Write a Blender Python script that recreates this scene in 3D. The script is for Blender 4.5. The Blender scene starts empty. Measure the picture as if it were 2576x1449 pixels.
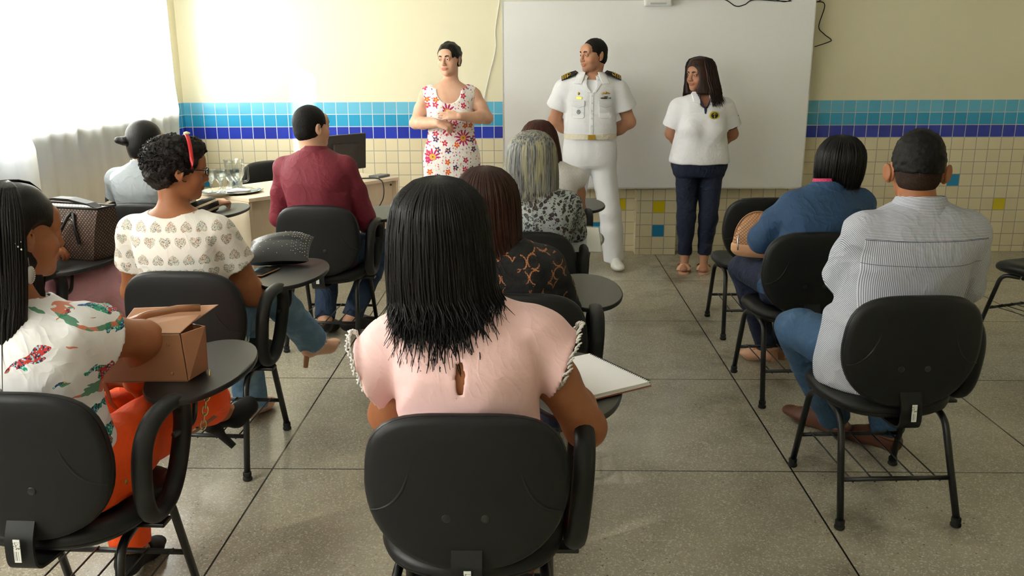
import bpy, bmesh, math, random
import numpy as np
from mathutils import Vector, Matrix
PI = math.pi
C = bpy.context.scene.collection
SC = bpy.context.scene

# ---------------------------------------------------------------- camera, world, sun, exposure
def make_camera():
    f, pt, yw, rl = 2200.34, .2533, .0235, -.0049
    fw = Vector((-math.sin(yw)*math.cos(pt), math.cos(yw)*math.cos(pt), -math.sin(pt)))
    rt = Vector((math.cos(yw), math.sin(yw), 0)); up = rt.cross(fw)
    r2 = rt*math.cos(rl)+up*math.sin(rl); u2 = -rt*math.sin(rl)+up*math.cos(rl)
    cd = bpy.data.cameras.new('camera'); cd.sensor_width = 36; cd.lens = f/2576*36
    cd.clip_start = .05; cd.clip_end = 200
    o = bpy.data.objects.new('camera', cd); C.objects.link(o)
    m = Matrix(((r2.x, u2.x, -fw.x, 0), (r2.y, u2.y, -fw.y, 0), (r2.z, u2.z, -fw.z, 1.595), (0, 0, 0, 1)))
    o.matrix_world = m; SC.camera = o
make_camera()
w = bpy.data.worlds.new('sky'); SC.world = w; w.use_nodes = True
w.node_tree.nodes['Background'].inputs[0].default_value = (.86, .93, 1, 1)
w.node_tree.nodes['Background'].inputs[1].default_value = 11
sd = bpy.data.lights.new('sun', 'SUN'); sd.energy = 24; sd.angle = .012; sd.color = (1, .93, .8)
so = bpy.data.objects.new('sun', sd); C.objects.link(so)
so.rotation_euler = Vector((1, .48, -.65)).to_track_quat('-Z', 'Y').to_euler()
so.location = (-8, 3, 6)
def portal(name, loc, sx, sy, rot, power=0, col=(1,1,1)):
    l = bpy.data.lights.new(name, 'AREA'); l.shape = 'RECTANGLE'; l.size = sx; l.size_y = sy
    if power: l.energy = power; l.color = col
    else: l.cycles.is_portal = True
    o = bpy.data.objects.new(name, l); C.objects.link(o); o.location = loc; o.rotation_euler = rot
    return o
SC.view_settings.view_transform = 'Standard'; SC.view_settings.look = 'None'
SC.view_settings.gamma = 1; SC.view_settings.use_curve_mapping = False
SC.view_settings.exposure = 0.88
SC.cycles.use_denoising = True
SC.cycles.max_bounces = 8; SC.cycles.diffuse_bounces = 5; SC.cycles.glossy_bounces = 3
SC.cycles.transmission_bounces = 6; SC.cycles.transparent_max_bounces = 10
SC.cycles.sample_clamp_indirect = 6; SC.cycles.caustics_refractive = False; SC.cycles.caustics_reflective = False

# ---------------------------------------------------------------- node helper
def lin(c):
    if isinstance(c, str): c = [int(c[i:i+2], 16) for i in (1, 3, 5)]
    o = []
    for v in c[:3]:
        v = v/255
        o.append(v/12.92 if v <= .04045 else ((v+.055)/1.055)**2.4)
    return tuple(o)+(1,)
class S:
    def __init__(s, m, o): s.m = m; s.o = o
    def op(s, name, *a): return s.m.math(name, s, *a)
    def __add__(s, b): return s.op('ADD', b)
    __radd__ = __add__
    def __sub__(s, b): return s.op('SUBTRACT', b)
    def __rsub__(s, b): return s.m.math('SUBTRACT', b, s)
    def __mul__(s, b): return s.op('MULTIPLY', b)
    __rmul__ = __mul__
    def __truediv__(s, b): return s.op('DIVIDE', b)
    def __gt__(s, b): return s.op('GREATER_THAN', b)
    def __lt__(s, b): return s.op('LESS_THAN', b)
    def abs(s): return s.op('ABSOLUTE')
    def floor(s): return s.op('FLOOR')
    def fract(s): return s.op('FRACT')
    def sin(s): return s.op('SINE')
    def sqrt(s): return s.op('SQRT')
    def pow(s, b): return s.op('POWER', b)
    def max(s, b): return s.op('MAXIMUM', b)
    def min(s, b): return s.op('MINIMUM', b)
    def ss(s, a, b):
        n = s.m.nt.nodes.new('ShaderNodeMapRange'); n.interpolation_type = 'SMOOTHSTEP'; n.clamp = True
        s.m.put(n.inputs[0], s); s.m.put(n.inputs[1], a); s.m.put(n.inputs[2], b)
        return S(s.m, n.outputs[0])
class Mt:
    def __init__(s, name):
        s.mat = bpy.data.materials.new(name); s.mat.use_nodes = True; s.nt = s.mat.node_tree
        s.p = s.nt.nodes['Principled BSDF']; s._co = None
    def put(s, inp, v):
        if isinstance(v, S): s.nt.links.new(v.o, inp)
        elif isinstance(v, bpy.types.NodeSocket): s.nt.links.new(v, inp)
        else:
            if hasattr(inp.default_value, '__len__'):
                n = len(inp.default_value); inp.default_value = tuple(v)[:n] if len(v) >= n else tuple(v)+(1,)
            else: inp.default_value = v
    def math(s, op, *a):
        n = s.nt.nodes.new('ShaderNodeMath'); n.operation = op
        for i, v in enumerate(a): s.put(n.inputs[i], v)
        return S(s, n.outputs[0])
    def co(s):
        if s._co is None:
            n = s.nt.nodes.new('ShaderNodeTexCoord'); s._co = S(s, n.outputs['Object'])
        return s._co
    def xyz(s, v=None):
        n = s.nt.nodes.new('ShaderNodeSeparateXYZ'); s.put(n.inputs[0], v or s.co())
        return [S(s, n.outputs[i]) for i in range(3)]
    def vec(s, x, y, z):
        n = s.nt.nodes.new('ShaderNodeCombineXYZ')
        for i, v in enumerate((x, y, z)): s.put(n.inputs[i], v)
        return S(s, n.outputs[0])
    def mix(s, f, a, b):
        n = s.nt.nodes.new('ShaderNodeMix'); n.data_type = 'RGBA'
        s.put(n.inputs[0], f); s.put(n.inputs[6], a); s.put(n.inputs[7], b)
        return S(s, n.outputs[2])
    def noise(s, scale=5, detail=3, v=None, rough=.5, col=False):
        n = s.nt.nodes.new('ShaderNodeTexNoise'); s.put(n.inputs['Vector'], v or s.co())
        n.inputs['Scale'].default_value = scale; n.inputs['Detail'].default_value = detail
        n.inputs['Roughness'].default_value = rough
        return S(s, n.outputs[1 if col else 0])
    def voro(s, scale=5, v=None, feature='F1', out=0, rnd=1):
        n = s.nt.nodes.new('ShaderNodeTexVoronoi'); n.feature = feature; s.put(n.inputs['Vector'], v or s.co())
        n.inputs['Scale'].default_value = scale; n.inputs['Randomness'].default_value = rnd
        return S(s, n.outputs[out])
    def wn(s, v, out=0):
        n = s.nt.nodes.new('ShaderNodeTexWhiteNoise'); s.put(n.inputs[0], v); return S(s, n.outputs[out])
    def attr(s, name):
        n = s.nt.nodes.new('ShaderNodeAttribute'); n.attribute_name = name; return S(s, n.outputs[0])
    def scaled(s, x, y, z):
        a, b, c = s.xyz(); return s.vec(a*x, b*y, c*z)
    def out(s, color=None, rough=None, bump=None, metal=None, **k):
        if color is not None: s.put(s.p.inputs['Base Color'], color)
        if rough is not None: s.put(s.p.inputs['Roughness'], rough)
        if metal is not None: s.put(s.p.inputs['Metallic'], metal)
        for n, v in k.items(): s.put(s.p.inputs[n.replace('_', ' ')], v)
        if bump:
            n = s.nt.nodes.new('ShaderNodeBump'); s.put(n.inputs['Height'], bump[0])
            n.inputs['Strength'].default_value = bump[1]; n.inputs['Distance'].default_value = bump[2]
            s.nt.links.new(n.outputs[0], s.p.inputs['Normal'])
        return s.mat
def flat(name, col, rough=.5, metal=0, nz=.06, scale=60, bump=.0, **k):
    m = Mt(name); c = lin(col)
    n = m.noise(scale, 3)
    col2 = tuple(v*(1-nz*2) for v in c[:3])+(1,)
    return m.out(m.mix(n, c, col2), rough, (n, bump, .002) if bump else None, metal, **k)

# ---------------------------------------------------------------- mesh helpers
def tag(o, label=None, cat=None, group=None, kind=None):
    if label: o['label'] = label
    if cat: o['category'] = cat
    if group: o['group'] = group
    if kind: o['kind'] = kind
    return o
def empty(name, loc=(0, 0, 0), rz=0, label=None, cat=None, group=None):
    o = bpy.data.objects.new(name, None); C.objects.link(o); o.location = loc; o.rotation_euler = (0, 0, rz)
    o.empty_display_size = .1
    return tag(o, label, cat, group)
def link(name, me, mt=None, parent=None, smooth=True):
    o = bpy.data.objects.new(name, me); C.objects.link(o)
    if mt is not None:
        for m_ in (mt if isinstance(mt, (list, tuple)) else [mt]): me.materials.append(m_)
    if smooth:
        me.polygons.foreach_set('use_smooth', [True]*len(me.polygons))
    if parent: o.parent = parent
    return o
class B:
    """collects simple solids, builds one mesh"""
    def __init__(s): s.v = []; s.f = []; s.mi = []
    def add(s, vs, fs, mi=0):
        n = len(s.v); s.v += [tuple(v) for v in vs]; s.f += [tuple(i+n for i in f) for f in fs]; s.mi += [mi]*len(fs); return s
    def box(s, c, d, rz=0, M=None, mi=0):
        x, y, z = [t/2 for t in d]
        vs = [Vector((a*x, b*y, e*z)) for a in (-1, 1) for b in (-1, 1) for e in (-1, 1)]
        R = M if M is not None else Matrix.Rotation(rz, 3, 'Z')
        vs = [R@v+Vector(c) for v in vs]
        return s.add(vs, [(0, 1, 3, 2), (4, 6, 7, 5), (0, 4, 5, 1), (2, 3, 7, 6), (0, 2, 6, 4), (1, 5, 7, 3)], mi)
    def tube(s, pts, r, n=10, cap=True, closed=False, rs=None, flat=1, upv=None, mi=0):
        pts = [Vector(p) for p in pts]; k = len(pts); rings = []
        prev = None
        for i, p in enumerate(pts):
            a = pts[(i-1) % k] if (closed or i > 0) else pts[i]
            b = pts[(i+1) % k] if (closed or i < k-1) else pts[i]
            t = (b-a); t = t.normalized() if t.length > 1e-9 else Vector((0, 0, 1))
            if upv is not None: u = Vector(upv)
            elif prev is None: u = Vector((0, 0, 1)) if abs(t.z) < .9 else Vector((1, 0, 0))
            else: u = prev
            u = (u-t*u.dot(t)).normalized(); prev = u; w_ = t.cross(u)
            rr = rs[i] if rs else r
            rings.append([p+u*rr*math.cos(2*PI*j/n)+w_*rr*flat*math.sin(2*PI*j/n) for j in range(n)])
        vs = [v for rg in rings for v in rg]; fs = []
        for i in range(k if closed else k-1):
            i2 = (i+1) % k
            for j in range(n):
                j2 = (j+1) % n; fs.append((i*n+j, i*n+j2, i2*n+j2, i2*n+j))
        if cap and not closed:
            fs.append(tuple(range(n))[::-1]); fs.append(tuple((k-1)*n+j for j in range(n)))
        return s.add(vs, fs, mi)
    def lathe(s, prof, c=(0, 0, 0), n=24, sx=1, sy=1, M=None, mi=0):
        vs = []; fs = []; k = len(prof)
        for r, z in prof:
            for j in range(n):
                v = Vector((r*sx*math.cos(2*PI*j/n), r*sy*math.sin(2*PI*j/n), z))
                if M is not None: v = M@v
                vs.append(v+Vector(c))
        for i in range(k-1):
            for j in range(n):
                j2 = (j+1) % n; fs.append((i*n+j, i*n+j2, (i+1)*n+j2, (i+1)*n+j))
        fs.append(tuple(range(n))[::-1]); fs.append(tuple((k-1)*n+j for j in range(n)))
        return s.add(vs, fs, mi)
    def rings(s, rings, cap=True, mi=0):
        n = len(rings[0]); vs = [v for rg in rings for v in rg]; fs = []
        for i in range(len(rings)-1):
            for j in range(n):
                j2 = (j+1) % n; fs.append((i*n+j, i*n+j2, (i+1)*n+j2, (i+1)*n+j))
        if cap:
            fs.append(tuple(range(n))[::-1]); fs.append(tuple((len(rings)-1)*n+j for j in range(n)))
        return s.add(vs, fs, mi)
    def grid(s, fn, nu, nv, mi=0):
        vs = [fn(i/nu, j/nv) for i in range(nu+1) for j in range(nv+1)]
        fs = [(i*(nv+1)+j, (i+1)*(nv+1)+j, (i+1)*(nv+1)+j+1, i*(nv+1)+j+1) for i in range(nu) for j in range(nv)]
        return s.add(vs, fs, mi)
    def build(s, name, mt=None, parent=None, smooth=False, bevel=0, auto=None, seg=2):
        me = bpy.data.meshes.new(name); me.from_pydata([tuple(v) for v in s.v], [], s.f); 
        if any(s.mi): me.polygons.foreach_set('material_index', s.mi)
        me.update()
        bm = bmesh.new(); bm.from_mesh(me); bmesh.ops.recalc_face_normals(bm, faces=bm.faces); bm.to_mesh(me); bm.free()
        o = link(name, me, mt, parent, smooth or auto is not None)
        if auto is not None: me.set_sharp_from_angle(angle=math.radians(auto))
        if bevel:
            md = o.modifiers.new('bevel', 'BEVEL'); md.width = bevel; md.segments = seg; md.limit_method = 'ANGLE'
        return o
def arc(pts, r=.05, n=5):
    """polyline with rounded corners"""
    pts = [Vector(p) for p in pts]; o = [pts[0]]
    for i in range(1, len(pts)-1):
        a, b, c = pts[i-1:i+2]; d1 = (a-b); d2 = (c-b); q = min(r, d1.length*.49, d2.length*.49)
        p1 = b+d1.normalized()*q; p2 = b+d2.normalized()*q
        for k in range(n+1):
            t = k/n; o.append(p1*(1-t)**2+b*2*t*(1-t)+p2*t*t)
    o.append(pts[-1]); return o

# ---------------------------------------------------------------- room
YW, XL, XR, YR, H = 7.44, -2.93, 5.0, -2.6, 3.0
TP = .102
def tile_material(name, axis, x0, x1=None, xs=None, special=(), zshift=0):
    m = Mt(name); x, y, z = m.xyz(); u = x if axis == 'x' else y
    if x1 is not None:
        sw = u > xs; ph = sw*(x1-x0)
    else: ph = 0
    uu = (u-x0-ph)/TP; vv = (12.5*TP-z)/TP
    col = uu.floor(); row = vv.floor(); fu = uu.fract(); fv = vv.fract()
    g = ((fu-.5).abs().max((fv-.5).abs()))
    tilef = 1-(g.ss(.462, .482))
    rnd = m.wn(m.vec(col, row, 0))
    beige = m.mix(rnd, lin('#d8ccab'), lin('#e1d6b6'))
    lb = m.mix(rnd, lin('#56aed0'), lin('#6dbbd8')); mb = m.mix(rnd, lin('#2196c4'), lin('#3aa2cc')); db = m.mix(rnd, lin('#2433a0'), lin('#2b3fb4'))
    c = m.mix(row < 2.5, beige, db); c = m.mix(row < 1.5, c, mb); c = m.mix(row < .5, c, lb)
    for sc, sr, kind in special:
        hit = ((col-sc).abs() < .5)*((row-sr).abs() < .5)
        c = m.mix(hit, c, lin('#d6c21c') if kind == 'y' else lin('#1f86b8'))
    grout = m.mix(row < 2.5, lin('#9c988c'), lin('#c9ccd0'))
    c = m.mix(tilef, grout, c)
    paint = vv < -.0
    pn = m.noise(2.5, 4)
    pc = m.mix(pn, lin('#e0d9bb'), lin('#e4ddc1'))
    c = m.mix(paint, c, pc)
    r = m.math('MULTIPLY_ADD', tilef*(1-paint), -.33, .5)
    wob = m.noise(9, 2)*.15
    return m.out(c, r, ((tilef*(1-paint))+wob, .35, .002))
M_back = tile_material('wall_back_tiles', 'x', -2.869, 2.3722, .95,
    [(35, 8, 'y'), (0, 6, 'b'), (-9, 8, 'y'), (7, 8, 'y'), (15, 8, 'y'), (3, 6, 'b'), (11, 6, 'b'), (33, 10, 'b')])
M_left = tile_material('wall_left_tiles', 'y', YW-.063)
M_paint = flat('cream_paint', '#e2dbbf', .55, nz=.02, scale=3)
M_ceil = flat('white_ceiling_paint', '#f0efe8', .8, nz=.01)
def struct(o): o['kind'] = 'structure'; return o
# floor: polished terrazzo with dark joints
def floor_mat():
    m = Mt('terrazzo'); x, y, z = m.xyz(); SL = 1.0487
    fx = ((x+1.0517)/SL+.5).fract()-.5; fy = ((y-3.2309)/SL+.5).fract()-.5
    # expansion joints: the visible ones are 2,1,1 slabs apart; all are drawn on the regular grid
    wide = (fx.abs()*SL).ss(.0022, .005); wide2 = (fy.abs()*SL).ss(.0018, .0042)
    skip = ((x-0.0).abs() < .5)
    joint = 1-(wide.max(skip)*wide2)
    base = m.mix(m.noise(1.3, 5), lin('#9d9685'), lin('#aca593'))
    base = m.mix(m.noise(5, 4).ss(.35, .75), base, lin('#979080'))
    g1 = m.voro(210, out=1); g1v = m.xyz(g1)[0]
    base = m.mix((g1v > .86)*.75, base, lin('#c6c1b3'))
    base = m.mix((g1v < .12)*.5, base, lin('#827b6c'))
    g2 = m.voro(90, out=1); d2 = m.voro(90)
    dark = (m.xyz(g2)[1] > .962)*(d2 < .33)*(m.noise(1.1, 3).ss(.35, .65))
    base = m.mix(dark*.85, base, lin('#453c31'))
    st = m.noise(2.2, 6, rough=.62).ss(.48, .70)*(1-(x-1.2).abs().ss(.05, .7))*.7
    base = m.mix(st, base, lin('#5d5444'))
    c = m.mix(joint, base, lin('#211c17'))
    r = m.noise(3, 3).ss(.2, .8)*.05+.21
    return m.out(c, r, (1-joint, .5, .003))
M_floor = floor_mat()
struct(B().box(((XL+XR)/2, (YW+YR)/2, -.05), (XR-XL+.4, YW-YR+.4, .1)).build('floor', M_floor))
struct(B().box(((XL+XR)/2, (YW+YR)/2, H+.05), (XR-XL+.4, YW-YR+.4, .1)).build('ceiling', M_ceil))
struct(B().box(((XL+XR)/2, YW+.1, H/2), (XR-XL+.4, .2, H)).build('wall_back', M_back).__class__ and bpy.data.objects['wall_back'])
def at_origin(o, loc):
    return o
struct(B().box((XR+.1, (YW+YR)/2, H/2), (.2, YW-YR, H)).build('wall_right', M_paint))
struct(B().box(((XL+XR)/2, YR-.1, H/2), (XR-XL+.4, .2, H)).build('wall_rear', M_paint))
ZS, ZT = 1.22, 2.365
WIN = [(3.3, 7.0), (-1.9, 2.4)]
b = B()
b.box((XL-.1, (YW+YR)/2, ZS/2), (.2, YW-YR, ZS)); b.box((XL-.1, (YW+YR)/2, (ZT+H)/2), (.2, YW-YR, H-ZT))
for a, c_ in ((YR, -1.9), (2.4, 3.3), (7.0, YW)): b.box((XL-.1, (a+c_)/2, (ZS+ZT)/2), (.2, c_-a, ZT-ZS))
struct(b.build('wall_left', M_left))
M_alu = flat('white_aluminium', '#d8d8d4', .35, .6)
def glass_mat():
    m = Mt('window_glass'); nt = m.nt; t = nt.nodes.new('ShaderNodeBsdfTransparent'); g = nt.nodes.new('ShaderNodeBsdfGlossy')
    g.inputs['Roughness'].default_value = .02; mx = nt.nodes.new('ShaderNodeMixShader'); mx.inputs[0].default_value = .06
    nt.links.new(t.outputs[0], mx.inputs[1]); nt.links.new(g.outputs[0], mx.inputs[2])
    nt.links.new(mx.outputs[0], nt.nodes['Material Output'].inputs[0]); return m.mat
M_glass = glass_mat()
for i, (a, c_) in enumerate(WIN):
    r = B(); X = XL-.16; n = 4
    r.box((X, (a+c_)/2, ZS+.02), (.05, c_-a, .04)); r.box((X, (a+c_)/2, ZT-.02), (.05, c_-a, .04))
    for k in range(n+1): r.box((X, a+.02+(c_-a-.04)*k/n, (ZS+ZT)/2), (.05, .04 if k < n else .02, ZT-ZS))
    wf = struct(r.build('window_%d' % (i+1), M_alu))
    B().box((X, (a+c_)/2, (ZS+ZT)/2), (.005, c_-a-.06, ZT-ZS-.06)).build('glass_pane', M_glass, wf)
    B().box((XL+.0, (a+c_)/2, ZS-.012), (.22, c_-a, .024)).build('sill', M_alu, wf)
    portal('daylight_%d' % (i+1), (XL-.22, (a+c_)/2, (ZS+ZT)/2), ZT-ZS, c_-a, (0, -PI/2, 0))
# curtains
def curtain_mat():
    m = Mt('sheer_curtain'); nt = m.nt
    x, y, z = m.xyz(); wv = m.noise(1, 2, v=m.vec(x*3, y*26, z*2))
    c = m.mix(wv, lin('#f4f2ea'), lin('#fbf9f3'))
    df = nt.nodes.new('ShaderNodeBsdfDiffuse'); m.put(df.inputs[0], c)
    tr = nt.nodes.new('ShaderNodeBsdfTranslucent'); m.put(tr.inputs[0], c)
    tp = nt.nodes.new('ShaderNodeBsdfTransparent')
    a_ = nt.nodes.new('ShaderNodeMixShader'); a_.inputs[0].default_value = .5
    nt.links.new(df.outputs[0], a_.inputs[1]); nt.links.new(tr.outputs[0], a_.inputs[2])
    b_ = nt.nodes.new('ShaderNodeMixShader'); b_.inputs[0].default_value = .02
    nt.links.new(a_.outputs[0], b_.inputs[1]); nt.links.new(tp.outputs[0], b_.inputs[2])
    nt.links.new(b_.outputs[0], nt.nodes['Material Output'].inputs[0]); return m.mat
M_curt = curtain_mat()
def curtain(y0, y1, label, seed, edge=None, amp=.028, X0=-2.80):
    rnd = random.Random(seed); ph = [(rnd.uniform(18, 44), rnd.uniform(0, 6), rnd.uniform(.3, 1)) for _ in range(5)]
    ny = int((y1-y0)/.012); nz = 26; b = B()
    def fn(u, v):
        z = .06+v*(2.62-.06); e0, e1 = (edge(z) if edge else (y0, y1)); y = e0+u*(e1-e0)
        s = sum(a*math.sin(k*y+p+.25*math.sin(z*1.7+p)) for k, p, a in ph)/3
        return Vector((X0+amp*s*(.75+.35*(1-v)), y, z))
    b.grid(fn, ny, nz)
    o = b.build('curtain', M_curt, smooth=True)
    tag(o, label, 'curtain', None)
    return o
curtain(4.75, 6.97, 'bright white sheer curtain hanging before the window beside the tiled corner', 3,
        lambda z: (4.751 if 1.23 < z < 1.5 else 4.70, 6.97+(.05*math.exp(-((z-1.25)/.12)**2) - .0)))
curtain(2.42, 4.735, 'cream sheer curtain panel at the far left edge with a ruffled border', 5, lambda z: (2.42, 4.733 if 1.23 < z < 1.5 else 4.78), .018, -2.72)
curtain(-2.0, 2.55, 'white sheer curtain over the rear window', 8, None, .02, -2.84)
rod = B().tube([(-2.79, -2.1, 2.66), (-2.79, 7.2, 2.66)], .012); rod.tube([(XL, -1.9, 2.66), (-2.79, -1.9, 2.66)], .008); rod.tube([(XL, 7.1, 2.66), (-2.79, 7.1, 2.66)], .008)
tag(rod.build('curtain_rod', M_alu, smooth=True), 'pale curtain rod along the window wall', 'curtain rod')
# tiled pier below the whiteboard
M_pier = tile_material('pier_tiles', 'x', .876+.036-TP*1, None, None, [(2, 8, 'y'), (2, 10, 'b')])
struct(B().box((1.046, YW-.065, .64), (.34, .13, 1.28)).build('wall_pier', M_pier))
# ---------------------------------------------------------------- whiteboard wall
M_wb = flat('whiteboard_laminate', '#eaeaea', .32, nz=.008, scale=2)
M_wbf = flat('whiteboard_edge', '#d9d9d5', .4, .3)
M_whitepl = flat('white_plastic', '#e4e4e2', .4)
M_blackcab = flat('black_cable_rubber', '#17171a', .5)
M_label = None
wb = empty('whiteboard', (.995, YW-.165, .57), 0, 'large plain white whiteboard mounted on the tiled wall', 'whiteboard')
b = B().box((0, 0, .745), (2.46, .03, 1.49)); b.build('board_panel', M_wb, wb, bevel=.004)
b = B()
b.box((0, -.012, .004), (2.47, .012, .012)); b.box((1.231, -.012, .745), (.008, .012, 1.49)); b.box((-1.231, -.012, .745), (.008, .012, 1.49)); b.box((0, -.012, 1.489), (2.47, .012, .008))
b.build('board_trim', M_wbf, wb)
# the sensor box hung over the board's top edge
pj = empty('board_sensor', (.985, YW-.222, 2.01), 0, 'small white sensor box hooked over the top of the whiteboard', 'device')
B().box((0, 0, .065), (.215, .07, .13)).build('sensor_case', M_whitepl, pj, bevel=.012)
B().box((.0, -.0362, .018), (.125, .003, .014)).build('sensor_slot', flat('grey_print', '#b9bdbd', .5), pj)
def cable(name, pts, r, mt, label, cat='cable', res=10):
    cu = [Vector(p) for p in pts]; out = []
    for i in range(len(cu)-1):
        p0 = cu[max(i-1, 0)]; p1 = cu[i]; p2 = cu[i+1]; p3 = cu[min(i+2, len(cu)-1)]
        for k in range(res):
            t = k/res; out.append(.5*((2*p1)+(-p0+p2)*t+(2*p0-5*p1+4*p2-p3)*t*t+(-p0+3*p1-3*p2+p3)*t**3))
    out.append(cu[-1])
    return tag(B().tube(out, r, 6).build(name, mt, smooth=True), label, cat)
Y1 = YW-.185
cable('wall_cable', [(1.31, Y1, 2.075), (1.5, Y1, 2.062), (1.6, Y1, 2.01), (1.67, Y1, 2.02), (1.74, Y1, 2.055), (1.95, Y1, 2.045), (2.2, Y1+.03, 2.04), (2.31, Y1+.05, 2.02), (2.31, YW-.03, 1.86), (2.36, YW-.02, 1.8), (2.42, YW-.02, 1.755), (2.4, YW-.02, 1.735), (2.29, YW-.03, 1.70)], .004, M_blackcab, 'black cable looping over the right end of the whiteboard')
cable('wall_cable', [(1.75, Y1+.0, 2.09), (1.86, Y1, 2.075), (1.98, Y1, 2.04), (2.1, Y1, 2.075), (2.22, Y1+.03, 2.035), (2.32, Y1+.12, 2.07)], .004, M_blackcab, 'short black cable bundled on the top right edge of the whiteboard')
cable('wall_cable', [(-.265, YW-.012, 2.2), (-.265, YW-.012, 2.07), (-.3, YW-.01, 1.85), (-.3, YW-.01, 1.7), (-.35, YW-.01, 1.5), (-.4, YW-.012, 1.3), (-.42, YW-.012, 1.15)], .004, M_whitepl, 'thin white cable running down the wall beside the whiteboard')
cable('wall_cable', [(-1.05, YW-.03, .42), (-.98, YW-.02, .44), (-.9, YW-.02, .40), (-.8, YW-.02, .2), (-.76, YW-.02, .02)], .005, M_whitepl, 'white cable drooping from the desk end along the tiles')

# ---------------------------------------------------------------- tablet-arm chairs
def vinyl(name, c1, rough, sc=260):
    m = Mt(name); n = m.noise(sc, 2); n2 = m.noise(4, 3)
    return m.out(m.mix(n2, lin(c1), tuple(v*.8 for v in lin(c1)[:3])), rough, (n, .12, .0008), Specular_IOR_Level=.32)
M_vin = vinyl('black_vinyl', '#171819', .45)
M_shell = vinyl('black_plastic_shell', '#141516', .5, 400)
M_steel = flat('black_painted_steel', '#141516', .33, 0, nz=.05)
M_arm = vinyl('black_foam_arm', '#151617', .48)
M_rub = flat('black_rubber', '#101010', .7)
M_lam = flat('dark_grey_laminate', '#42423a', .42, nz=.04, scale=400)
M_lamk = flat('black_laminate', '#151617', .38, nz=.04, scale=400)
def sticker_mat():
    m = Mt('white_barcode_sticker'); x, y, z = m.xyz()
    bars = (m.wn(m.vec((x*900).floor(), 0, 0)) > .5)*((z-.425).abs() < .012)*(((x).abs() < .007))
    marks = (m.wn(m.vec((x*500).floor(), (z*400).floor(), 3)) > .6)*(((z-.452).abs() < .01))
    return m.out(m.mix(bars.max(marks)*.8, lin('#d9d9d4'), lin('#222222')), .4)
M_stick = sticker_mat()
def outline(n, w, h, ctop=.11):
    """backrest outline: fairly square rounded top, elliptical foot (x,z) around its middle"""
    o = []
    for i in range(n):
        a = 2*PI*i/n; c, s = math.cos(a), math.sin(a)
        e = 3.5 if s > 0 else 2.2
        r = (abs(c)**e+abs(s)**e)**(-1/e)
        x, z = c*r, s*r
        z = z*(h*.44 if s > 0 else h*.56)
        o.append((x*w/2*(1-.06*max(0, z/h*2)), z))
    return o
def padded(o2, prof, place):
    """rings from an outline: prof = [(inset, depth)]"""
    rr = []
    for ins, dep in prof:
        rg = []
        for x, z in o2:
            L = math.hypot(x, z); k = max(0.0, 1-ins/L)
            rg.append(place(x*k, z*k, dep))
        rr.append(rg)
    return rr
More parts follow.
